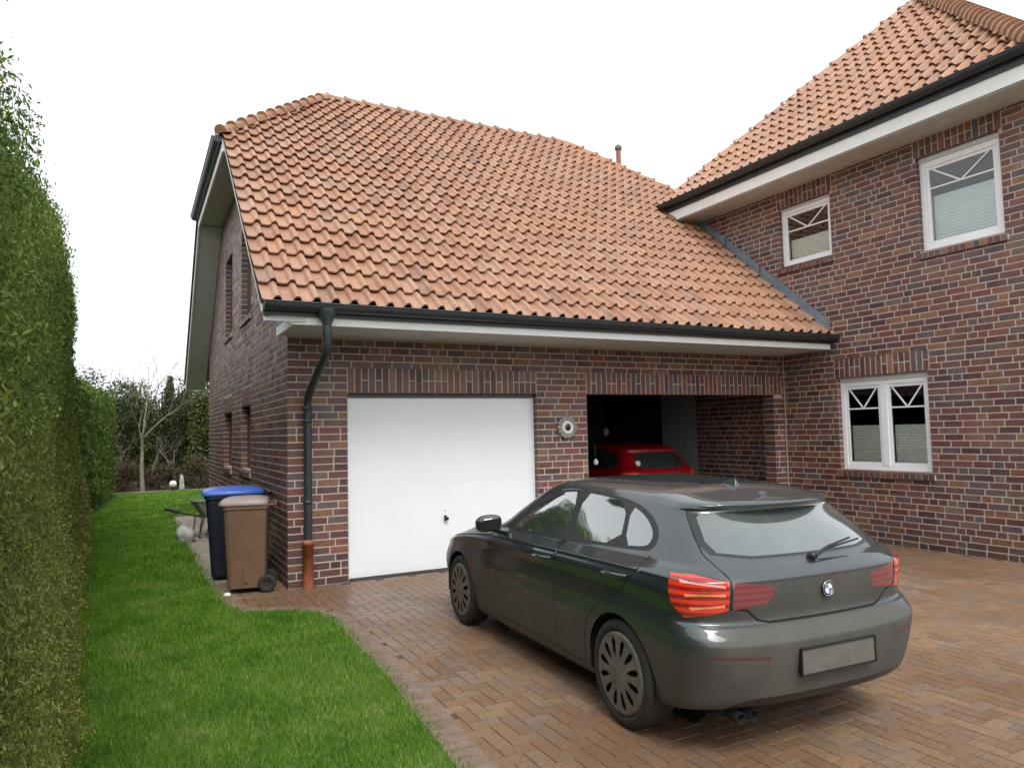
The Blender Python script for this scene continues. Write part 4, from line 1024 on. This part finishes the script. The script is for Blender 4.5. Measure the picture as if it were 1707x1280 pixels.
    wp = MB(); wp.lathe((-.712, .02, 1.035), (-.92, 0, .3), [(0, .026), (.03, .024), (.04, .012), (.041, .001)], 14)
    wp.tube([(-.745, .02, 1.045), (-.742, -.08, 1.085), (-.722, -.28, 1.118)], [.012, .009, .006], 6); wp.tube([(-.727, -.07, 1.068), (-.715, -.36, 1.105)], .006, 6); wp.build('rear_wiper', [M['black_plastic']], c)
    an = MB(); an.quads([(.0, 0, 1.43), (-.12, -.022, 1.392), (-.12, .022, 1.392), (.06, 0, 1.408), (-.10, 0, 1.448)], [(3, 1, 4), (3, 4, 2), (1, 2, 4)], 0, None, False); an.build('antenna_fin', [M['black_paint']], c, fixn=True, bevel=.006)
    for l in (.47, .56):
        e = MB(); e.lathe((-.50, l, .238), (-1, 0, -.05), [(0, .030), (.20, .032), (.20, .027), (.05, .026), (.05, .001)], 20); e.build('exhaust_tip', [M['gap']], c)
    # roof spoiler lip
    k = sh.ev(np.linspace(0, 15, 24), np.full(24, 15.35)); sp = MB()
    top = sh.ev(np.linspace(0, 15, 24), np.full(24, 16.2))
    for sgn in (1, -1):
        for q in range(23):
            a, b2 = k[q]*[1, sgn, 1], k[q+1]*[1, sgn, 1]; a2, b3 = top[q]*[1, sgn, 1], top[q+1]*[1, sgn, 1]; fade = lambda j: .055*(1-(j/23)**2)
            o_ = np.array([-1, 0, 0]); A0 = a+o_*fade(q)+np.array([0, 0, -.002]); B0 = b2+o_*fade(q+1)+np.array([0, 0, -.002])
            up = np.array([0, 0, .012]); sp.face([a2+up*.4, b3+up*.4, B0+up, A0+up], 0, smooth=True); sp.face([A0+up, B0+up, B0-up*.3, A0-up*.3], 0); sp.face([A0-up*.3, B0-up*.3, b2-up, a-up], 0)
    sp.build('roof_spoiler', [M['black_paint']], c, merge=.0005, fixn=True)
    return c
car_black()
def car_red():
    c = empty('red_hatchback', (6.45, 1.66, 0), R_(90), 'small red hatchback parked nose-in inside the dark open carport', 'car')
    sc = (.86, .93, 1.07); sh = Shell(sc); cfg = []; add = lambda nm, poly, part, mat: cfg.append((nm, poly, part, mat, True)); R = REG_FULL
    add('ar', R['arch_r'], None, None); add('af', R['arch_f'], None, None)
    add('g1', R['glass_fd'], 'side_glass', 'car_glass'); add('g2', R['glass_rd'], 'side_glass_rear', 'car_glass'); add('g3', R['glass_q'], 'quarter_glass', 'car_glass'); add('dlo', R['dlo'], 'window_trim', 'black_plastic')
    add('rg', [('r',-.001,1.02),('r',.53,1.03),('r',.55,1.08),('r',.50,1.24),('r',.45,1.27),('r',-.001,1.285)], 'rear_window', 'car_glass')
    add('lo', [('s',-.50,.985),('r',.60,.99),('r',.62,.74),('s',-.60,.72)], 'tail_light', 'lamp_red')
    add('gb', strip(dens([('r',-.001,.726),('r',.45,.73),('r',.56,.82),('r',.60,1.0)], .04, False), .005), 'body', 'gap')
    add('ws', [('w',-.001,.995),('w',.62,1.0),('w',.56,1.26),('w',.40,1.33),('w',-.001,1.345)], 'windscreen', 'car_glass')
    add('tg', [('r',-.001,.731),('r',.45,.735),('r',.555,.825),('r',.595,1.0),('r',.58,1.15),('r',.52,1.30),('r',-.001,1.34)], 'tailgate', 'red_paint')
    build_shell(c, sh, cfg, 'red_paint', M)
    for f in (0, 2.69*.86):
        for s in (1, -1): make_wheel(c, f, s*.80, s, r=.30, w=.18)
    i = MB(); i.box((-.5, -.62, .5), (1.9, .62, .60)); i.box((-.3, -.55, .6), (-.15, .55, 1.15)); i.box((.62, .1, .6), (.8, .55, 1.3)); i.box((.62, -.55, .6), (.8, -.1, 1.3)); i.box((-.5, -.6, .22), (2.6, .6, .30)); i.build('cabin_floor', [M['seat_cloth']], c)
    st = MB(); st.lathe((-.665, .585, 1.20), (-1, 0, .4), [(0, .05), (.004, .05), (.005, .001)], 12); st.build('pale_disc', [M['stone_white']], c)  # small pale disc on the tail, beside the rear window
    p = MB(); p.box((-.74, -.25, .52), (-.728, .25, .63)); p.build('number_plate', [M['plate_dirty']], c)
car_red()

# ------------------------------------------------------------------ wheelie bins, barrow, small things
def bin_(name, loc, rz, w, d, h, body, lid, label):
    """front towards local -x, hinge and wheels at +x"""
    c = empty(name, (*loc, 0), rz, label, 'wheelie bin', 'wheelie bins beside the garage'); b = MB()
    t = .80; z0, z1 = .06, h-.09
    P0 = [(-d/2*t, -w/2*t), (d/2*.86, -w/2*t), (d/2*.86, w/2*t), (-d/2*t, w/2*t)]; P1 = [(-d/2, -w/2), (d/2*.92, -w/2), (d/2*.92, w/2), (-d/2, w/2)]
    def rr(P, z, r):
        out = []
        for i in range(4):
            p = Vector(P[i]); a = (Vector(P[i-1])-p).normalized(); q = (Vector(P[(i+1) % 4])-p).normalized(); out += [(*(p+a*r), z), (*(p+a*r*.3+q*r*.3), z), (*(p+q*r), z)]
        return out
    rings = [rr(P0, z0, .05), rr([[x*.3+y*.7 for x, y in zip(a, b_)] for a, b_ in zip(P0, P1)], z0+(z1-z0)*.7, .05), rr(P1, z1-.02, .05), rr([(x*1.05, y*1.05) for x, y in P1], z1-.018, .05), rr([(x*1.05, y*1.05) for x, y in P1], z1+.03, .05)]
    V = [p for r in rings for p in r]; n = 12
    b.quads(V, [(i*n+k, i*n+(k+1) % n, (i+1)*n+(k+1) % n, (i+1)*n+k) for i in range(len(rings)-1) for k in range(n)], 0); b.face(rings[0][::-1])
    for s in (-1, 1): b.box((-.02, s*(w*.42)-.012, .12), (.02, s*(w*.42)+.012, z1-.05))
    b.build('bin_body', [body], c, fixn=True, bevel=.008)
    l = MB(); lr = []
    for (q, z, rr_) in ((1.10, z1+.032, .06), (1.12, z1+.055, .06), (1.04, z1+.085, .07), (.75, z1+.115, .08), (.3, z1+.125, .05)): lr.append(rr([((x-.015)*q, y*q) for x, y in P1], z, rr_))
    V = [p for r in lr for p in r]; l.quads(V, [(i*n+k, i*n+(k+1) % n, (i+1)*n+(k+1) % n, (i+1)*n+k) for i in range(len(lr)-1) for k in range(n)], 0, None, True); l.face(lr[-1]); l.face(lr[0][::-1])
    l.build('lid', [lid], c, fixn=True)
    hb = MB(); hb.tube([(d/2*.9, -w*.40, z1+.02), (d/2+.07, -w*.38, z1+.03), (d/2+.07, w*.38, z1+.03), (d/2*.9, w*.40, z1+.02)], .016, 8); hb.build('handle', [body], c)
    for s in (-1, 1):
        wh = MB(); wh.lathe((d/2-.02, s*(w/2-.02), .10), (0, s, 0), [(-.045, .02), (-.045, .085), (-.035, .10), (.0, .10), (.008, .085), (.008, .045), (.0, .04), (.003, .001)], 24); wh.build('wheel', [M['rubber']], c)
    ax = MB(); ax.tube([(d/2-.02, -w/2, .10), (d/2-.02, w/2, .10)], .012, 8); ax.build('axle', [M['steel_tube']], c)
bin_('wheelie_bin', (-.42, .22), R_(-12), .46, .50, 1.06, M['bin_brown'], M['bin_brown_lid'], 'brown wheelie bin with pale dusty lid beside the garage corner')
bin_('recycling_bin', (-.44, 1.20), R_(-4), .58, .70, 1.12, M['bin_navy'], M['bin_blue'], 'dark wheelie bin with bright blue lid behind the brown bin')
wb = empty('wheelbarrow', (-.30, 5.5, 0), R_(12), 'grey metal wheelbarrow standing on its legs beyond the bins', 'wheelbarrow')
wb.scale = (.86, .86, .95)
t = MB(); top = [(-.42, -.29, .70), (.40, -.30, .66), (.46, 0, .66), (.40, .30, .66), (-.42, .29, .70), (-.46, 0, .70)]; bot = [(-.22, -.17, .42), (.16, -.17, .40), (.18, 0, .40), (.16, .17, .40), (-.22, .17, .42), (-.24, 0, .42)]
for s_ in (0, 1):
    off = .012*s_; tt = [(x*(1-off), y*(1-off), z) for x, y, z in top]; bb = [(x, y, z+off) for x, y, z in bot]
    for i in range(6): t.face([bb[i], bb[(i+1) % 6], tt[(i+1) % 6], tt[i]])
    t.face(bb)
t.tube([Vector(p) for p in top]+[Vector(top[0])], .012, 6); t.build('tray', [M['galvanised']], wb)
t = MB()
for s in (-1, 1): t.tube([(.62, s*.03, .20), (.2, s*.18, .38), (-.30, s*.22, .40), (-.85, s*.27, .55)], .017, 8); t.tube([(-.12, s*.19, .39), (-.22, s*.22, .0), (-.36, s*.22, .0), (-.30, s*.22, .40)], .014, 8)
t.tube([(-.29, -.22, .02), (-.29, .22, .02)], .012, 6); t.build('frame', [M['steel_tube']], wb)
for s in (-1, 1): t = MB(); t.tube([(-.74, s*.262, .524), (-.90, s*.275, .562)], .027, 10); t.build('grip', [M['rubber']], wb)
t = MB(); t.lathe((.62, -.04, .19), (0, 1, 0), [(0, .08), (0, .15), (.01, .18), (.04, .19), (.07, .18), (.08, .15), (.08, .08)], 28); t.build('wheel', [M['rubber']], wb)
def rock(name, loc, s, mat, label, cat, seed=1):
    r = random.Random(seed); bm = bmesh.new(); bmesh.ops.create_icosphere(bm, subdivisions=3, radius=1)
    for v in bm.verts:
        k = 1+.22*math.sin(v.co.x*3+seed)*math.cos(v.co.y*2.6)+.1*math.sin(v.co.z*5+seed*2)+r.uniform(-.03, .03); v.co *= k; v.co = Vector((v.co.x*s[0], v.co.y*s[1], max(v.co.z*s[2], -s[2]*.5)))
    me = bpy.data.meshes.new(name); bm.to_mesh(me); bm.free(); me.materials.append(M[mat]); me.polygons.foreach_set('use_smooth', [True]*len(me.polygons)); o = link(name, me); o.location = loc; tag(o, label, cat)
rock('field_stone', (-.78, 5.0, .09), (.16, .20, .20), 'stone_grey', 'pale grey boulder on the path edge beside the wheelbarrow legs', 'stone', 3)
rock('white_pebble', (-.66, .02, .015), (.035, .03, .022), 'stone_white', 'small white pebble in front of the brown bin', 'pebble', 5)
gl = empty('garden_light', (-.40, 18.1, 0), 0, 'small white globe light at the far edge of the lawn', 'garden light')
t = MB(); t.lathe((0, 0, 0), (0, 0, 1), [(0, .03), (.16, .025), (.17, .05)], 12); t.build('post', [M['steel_tube']], gl); t = MB(); t.lathe((0, 0, .27), (0, 0, 1), [(-.115, .001), (-.10, .06), (-.05, .105), (0, .115), (.05, .105), (.10, .06), (.115, .001)], 18); t.build('globe', [M['stone_white']], gl)
rock('garden_urn', (-.12, 18.3, .18), (.10, .10, .30), 'stone_grey', 'upright grey stone at the edge of the far bed', 'stone', 8)

# ------------------------------------------------------------------ plants
def leaf_quads(c, nrm, w, h, spread=.7, droop=0.0):
    """c,nrm (n,3); returns 4-corner leaves facing roughly along nrm"""
    n = len(c); nr = nrm+rng.normal(0, spread, (n, 3)); nr /= np.linalg.norm(nr, axis=1)[:, None]
    a = rng.normal(0, 1, (n, 3)); a[:, 2] += 1.2+droop; t = a-nr*(a*nr).sum(1)[:, None]; t /= np.linalg.norm(t, axis=1)[:, None]+1e-9; s = np.cross(nr, t)
    hh = (h*rng.uniform(.6, 1.3, n))[:, None]; ww = (w*rng.uniform(.6, 1.3, n))[:, None]
    return np.stack([c-t*hh*.5, c+s*ww*.5-t*hh*.05, c+t*hh*.5, c-s*ww*.5+t*hh*.05], 1).reshape(-1, 3)
def vnoise(P, f, seed):
    r_ = np.random.default_rng(seed); out = np.zeros(len(P))
    for k in range(5):
        d = r_.normal(0, 1, 3); d /= np.linalg.norm(d); out += np.sin(P@d*f*(1+k*.55)+r_.uniform(0, 6.28))/(1+k*.4)
    return out/2.2
def hx(y): return -2.14-.046*y        # foot line of the near hedge
def hedge(name, path, zt, mat, label, dens_, lw_, depth=1.1, lean=.06, bumpy=.10, seed=1, core=True, nfx=None):
    """path: list of (x,y) foot line of the visible face (lawn side); zt(y): height"""
    P = np.array(path, float); seg = np.diff(P, axis=0); ln = np.linalg.norm(seg, axis=1); cum = np.concatenate([[0], np.cumsum(ln)])
    Vs = []; 
    for i in range(len(seg)):
        t = seg[i]/ln[i]; nn = np.array([t[1], -t[0]]);             # towards +x when path runs +y
        mid = P[i]+seg[i]/2; hgt = zt(mid[1]); n = int(ln[i]*(hgt+depth*.7)*dens_(mid[1]))
        s = rng.uniform(0, ln[i], n); q = rng.uniform(0, hgt+depth, n); H = np.array([zt(yy) for yy in (P[i][1]+s*t[1])])
        over = q > H; z = np.where(over, H-.02, q); inn = np.where(over, (q-H), 0)
        # round shoulder
        sh = np.clip((z-(H-.55))/.55, 0, 1); inn = inn+np.where(over, .28, sh**2.2*.28); inn += lean*z
        xy = P[i]+s[:, None]*t-nn*inn[:, None]; C = np.column_stack([xy, z])
        N = np.column_stack([np.tile(nn, (n, 1))*(1-sh*.7)[:, None], np.where(over, 1, sh*.8)])
        d = vnoise(C, 1.7, seed)*bumpy+vnoise(C, 7.5, seed+1)*bumpy*.75+vnoise(C, 19, seed+2)*bumpy*.45+rng.normal(0, .02, n)+(rng.random(n)**16)*.05-rng.random(n)**2*.16
        C = C+N/np.linalg.norm(N, axis=1)[:, None]*d[:, None]; C[:, 2] = np.maximum(C[:, 2], .02)
        sz = lw_(mid[1]); Vs.append(leaf_quads(C, N, sz*.62, sz*1.5, .7, .1))
    for (e, sg) in ((0, -1), (len(P)-1, 1)):      # end faces
        t = seg[0 if e == 0 else -1]; t = t/np.linalg.norm(t); nn = np.array([t[1], -t[0]]); H = zt(P[e][1]); n = int(depth*H*dens_(P[e][1])*1.0)
        z = rng.uniform(0, H, n); s = rng.uniform(0, depth, n); C = np.column_stack([P[e]-nn*(s+lean*z)[:, None] if False else P[e][None, :]-nn[None, :]*(s+lean*z)[:, None], z])
        N = np.tile(np.array([*(t*sg), 0.]), (n, 1)); C = C+N*(vnoise(C, 2.5, seed+3)*bumpy*.8+rng.normal(0, .03, n))[:, None]; C[:, 2] = np.maximum(C[:, 2], .02)
        sz = lw_(P[e][1]); Vs.append(leaf_quads(C, N, sz*.62, sz*1.5, .7, .1))
    o = np_mesh(name, np.concatenate(Vs), 4, M[mat])
    tag(o, label, 'hedge')
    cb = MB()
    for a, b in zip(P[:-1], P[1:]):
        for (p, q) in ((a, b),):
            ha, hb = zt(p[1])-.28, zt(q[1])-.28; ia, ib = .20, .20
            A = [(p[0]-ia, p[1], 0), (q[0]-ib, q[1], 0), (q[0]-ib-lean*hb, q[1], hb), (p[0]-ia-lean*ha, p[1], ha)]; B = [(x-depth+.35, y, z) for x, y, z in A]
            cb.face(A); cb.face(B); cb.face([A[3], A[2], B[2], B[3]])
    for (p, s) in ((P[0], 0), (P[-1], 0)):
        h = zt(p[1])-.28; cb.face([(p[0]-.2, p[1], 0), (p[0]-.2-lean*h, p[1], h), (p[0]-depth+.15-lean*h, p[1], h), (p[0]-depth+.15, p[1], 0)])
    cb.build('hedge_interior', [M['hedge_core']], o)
    return o
def zt1(y): return float(np.interp(y, [-12, -5.3, -3.7, -1.5, 0, 3, 6, 10], [3.1, 3.25, 3.6, 4.05, 4.35, 4.6, 4.9, 5.0]))+.09*math.sin(y*2.1)+.07*math.sin(y*4.7+1)+.04*math.sin(y*9.3)
hedge('thuja_hedge', [(hx(y), y) for y in np.arange(-9.5, 9.81, .5)], zt1, 'thuja', 'tall clipped thuja hedge, olive yellow low down, nearest along the lawn', lambda y: 500 if y < -6.9 else (8000 if y < -3 else (4200 if y < 0 else (2200 if y < 4 else 1000))), lambda y: .045 if y < -6.9 else (.016 if y < -3 else (.022 if y < 0 else (.032 if y < 4 else .05))), seed=4)
hedge('thuja_hedge', [(-2.62+.52*k/12, 9.95+7.05*k/12) for k in range(13)], lambda y: 3.25+.06*math.sin(y*3), 'thuja_dark', 'lower bright green hedge continuing past the tall one to the far bed', lambda y: 420, lambda y: .085, seed=9, bumpy=.07, lean=.01)

def bush(name, loc, size, mat, label, n, leaf, cat='shrub', stems=5, seed=1, group=None, flat=0, stem_mat='bark_dark', conical=False):
    r_ = np.random.default_rng(seed); lobes = []
    k = 16
    for i in range(k):
        a = r_.uniform(0, 2*np.pi); rr = r_.uniform(0, .6); z = r_.uniform(.12, .82)
        sc = r_.uniform(.28, .45)*(1-.75*z if conical else 1); rr2 = rr*(1-z if conical else 1)
        lobes.append((np.array([math.cos(a)*rr2, math.sin(a)*rr2, z]), sc))
    pick = r_.integers(0, k, n); c = np.array([lobes[i][0] for i in pick]); s = np.array([lobes[i][1] for i in pick])
    d = r_.normal(0, 1, (n, 3)); d /= np.linalg.norm(d, axis=1)[:, None]; rad = r_.random(n)**.4
    C = c+d*(s*rad)[:, None]*np.array([1, 1, .75]); C = C*np.array(size); C[:, 2] = np.maximum(C[:, 2], .03)
    o = empty(name, (*loc, 0), 0, label, cat, group)
    V = leaf_quads(C, d, leaf*.6, leaf*1.3, .8); np_mesh('foliage', V, 4, M[mat], o)
    st = MB()
    for i in range(stems):
        a = r_.uniform(0, 6.28); e = lobes[i % k][0]*np.array(size); st.tube([(math.cos(a)*.05, math.sin(a)*.05, 0), tuple(e*np.array([.5, .5, .5])), tuple(e*.95)], [.03, .02, .008], 6)
    st.build('stem', [M[stem_mat]], o)
    return o
def bare_tree(name, loc, H, label, seed, mat='bark', depth=5, r0=.07, spread=.5, forkz=.42, lean=(.0, .0), twig=True, upb=.25):
    r = random.Random(seed); o = empty(name, (*loc, 0), 0, label, 'tree'); tr = MB(); br = MB()
    def grow(p, d, ln, rad, lv):
        n = 4; pts = [p]; dd = d.copy()
        for i in range(n):
            dd = (dd+Vector((r.uniform(-1, 1), r.uniform(-1, 1), r.uniform(-.3, .6)))*.13+Vector((0, 0, upb))*.10).normalized(); pts.append(pts[-1]+dd*ln/n)
        rads = [rad*(1-.45*i/n) for i in range(n+1)]
        (tr if lv == 0 else br).tube(pts, rads, 8 if lv < 2 else (5 if lv < 3 else 3), caps=False)
        if lv >= depth or rad < .002: return
        kids = r.choice([3, 4]) if lv == 0 else r.choice([2, 3, 3, 4])
        for i in range(kids):
            q = 0 if i == 0 else r.uniform(0, .55); b = pts[-1].lerp(pts[-2], q*1.2) if lv else pts[-1-(1 if r.random() < .4 and i else 0)].copy()
            a = r.uniform(0, 6.28); sp = spread*r.uniform(.5, 1.3); side = Vector((math.cos(a), math.sin(a), 0)); nd = (dd*math.cos(sp)+side*math.sin(sp)).normalized()
            grow(b, nd, ln*r.uniform(.55, .82), rads[-1]*r.uniform(.55, .85), lv+1)
    grow(Vector((0, 0, -.05)), Vector((lean[0], lean[1], 1)).normalized(), H*forkz, r0, 0)
    tr.build('trunk', [M[mat]], o); br.build('branches', [M[mat]], o)
    return o
bare_tree('bare_tree', (-1.29, 18.9), 4.6, 'slim leafless tree with pale forked trunk in the far bed', 21, depth=5, r0=.075, spread=.55, lean=(.04, 0), forkz=.40)
bare_tree('distant_tree', (-2.6, 27), 6.6, 'distant leafless grey tree rising above the garden hedge', 5, 'twig_far', 5, .09, .5, .35)
bare_tree('distant_tree', (-1.0, 29), 7.4, 'tallest distant leafless tree, above the slim bare trunk', 11, 'twig_far', 6, .10, .48, .35)
bare_tree('distant_tree', (.6, 31), 6.6, 'distant leafless tree close to the garage gable', 17, 'twig_far', 5, .09, .5, .35)
bare_tree('young_tree', (-2.15, 19.2), 3.4, 'thin brown leafless sapling beside the end of the lower hedge', 31, 'bark_dark', 4, .035, .4, .4)
B = [('evergreen_shrub', (-2.7, 21.0), (1.6, 1.0, 4.3), 'evergreen', 'dark evergreen shrub behind the lower hedge end', 9000, .10),
     ('evergreen_shrub', (-1.4, 21.8), (1.8, 1.0, 4.4), 'laurel', 'wide olive green shrub behind the slim bare trunk', 11000, .10),
     ('evergreen_shrub', (-.1, 21.5), (1.6, 1.0, 3.9), 'evergreen', 'dark rounded evergreen between slim tree and laurel', 9000, .10),
     ('laurel_shrub', (.95, 20.6), (1.5, 1.0, 4.1), 'laurel', 'yellow-green laurel shrub against the garage rear corner', 9000, .11),
     ('laurel_shrub', (2.6, 21.2), (1.4, 1.0, 3.8), 'laurel', 'green laurel shrub hidden mostly by the garage', 4000, .12),
     ('brown_shrub', (-1.9, 19.7), (.9, .5, 1.2), 'brown_leaf', 'low olive brown shrub under the slim tree, nearer the hedge', 3800, .06),
     ('brown_shrub', (-.75, 19.8), (.8, .5, 1.0), 'brown_leaf', 'low olive brown shrub between the slim tree and globe light', 3400, .06),
     ('brown_shrub', (.35, 19.5), (.9, .5, 1.25), 'brown_leaf', 'low brown shrub behind the grey stone', 3600, .06)]
for (nm, loc, sz, mt, lb, n, lf) in B: bush(nm, loc, sz, mt, lb, n, lf, seed=abs(hash(lb)) % 1000 if False else sum(map(ord, lb)) % 997)
for k, (loc, s) in enumerate((((-1.0, 20.2), 41), ((-.2, 20.0), 43), ((-2.0, 20.3), 47))):
    bare_tree('leafless_shrub', loc, 3.6, ('tangled leafless brown shrub just behind the slim tree', 'tangled leafless shrub in front of the rounded evergreen', 'tangled leafless shrub behind the brown sapling')[k], s, 'bark', 6, .045, .7, .25, upb=.1)
bush('conifer', (-.35, 23), (.9, .9, 4.9), 'evergreen', 'small pointed dark conifer showing above the evergreens', 7000, .09, 'tree', seed=77, conical=True)
# far wood behind the garden: too dense to count
n = 42000; xx = rng.uniform(-16, 24, n); zz = rng.random(n)**.8*(3.3+.5*np.sin(xx*1.3)+.35*np.sin(xx*3.1)); yy = 27+rng.uniform(-.8, .8, n)+.5*np.sin(xx)
C = np.column_stack([xx, yy, zz]); N = np.tile(np.array([0., -1, .2]), (n, 1))
wd_ = np_mesh('far_wood', leaf_quads(C, N, .16, .30, .8), 4, M['far_green']); tag(wd_, 'dense far evergreen boundary wood behind the garden', 'wood', kind='stuff')
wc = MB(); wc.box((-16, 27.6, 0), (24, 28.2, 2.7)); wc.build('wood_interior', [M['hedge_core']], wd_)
print('objects', len(bpy.data.objects), 'faces', sum(len(o.data.polygons) for o in bpy.data.objects if o.type == 'MESH'))
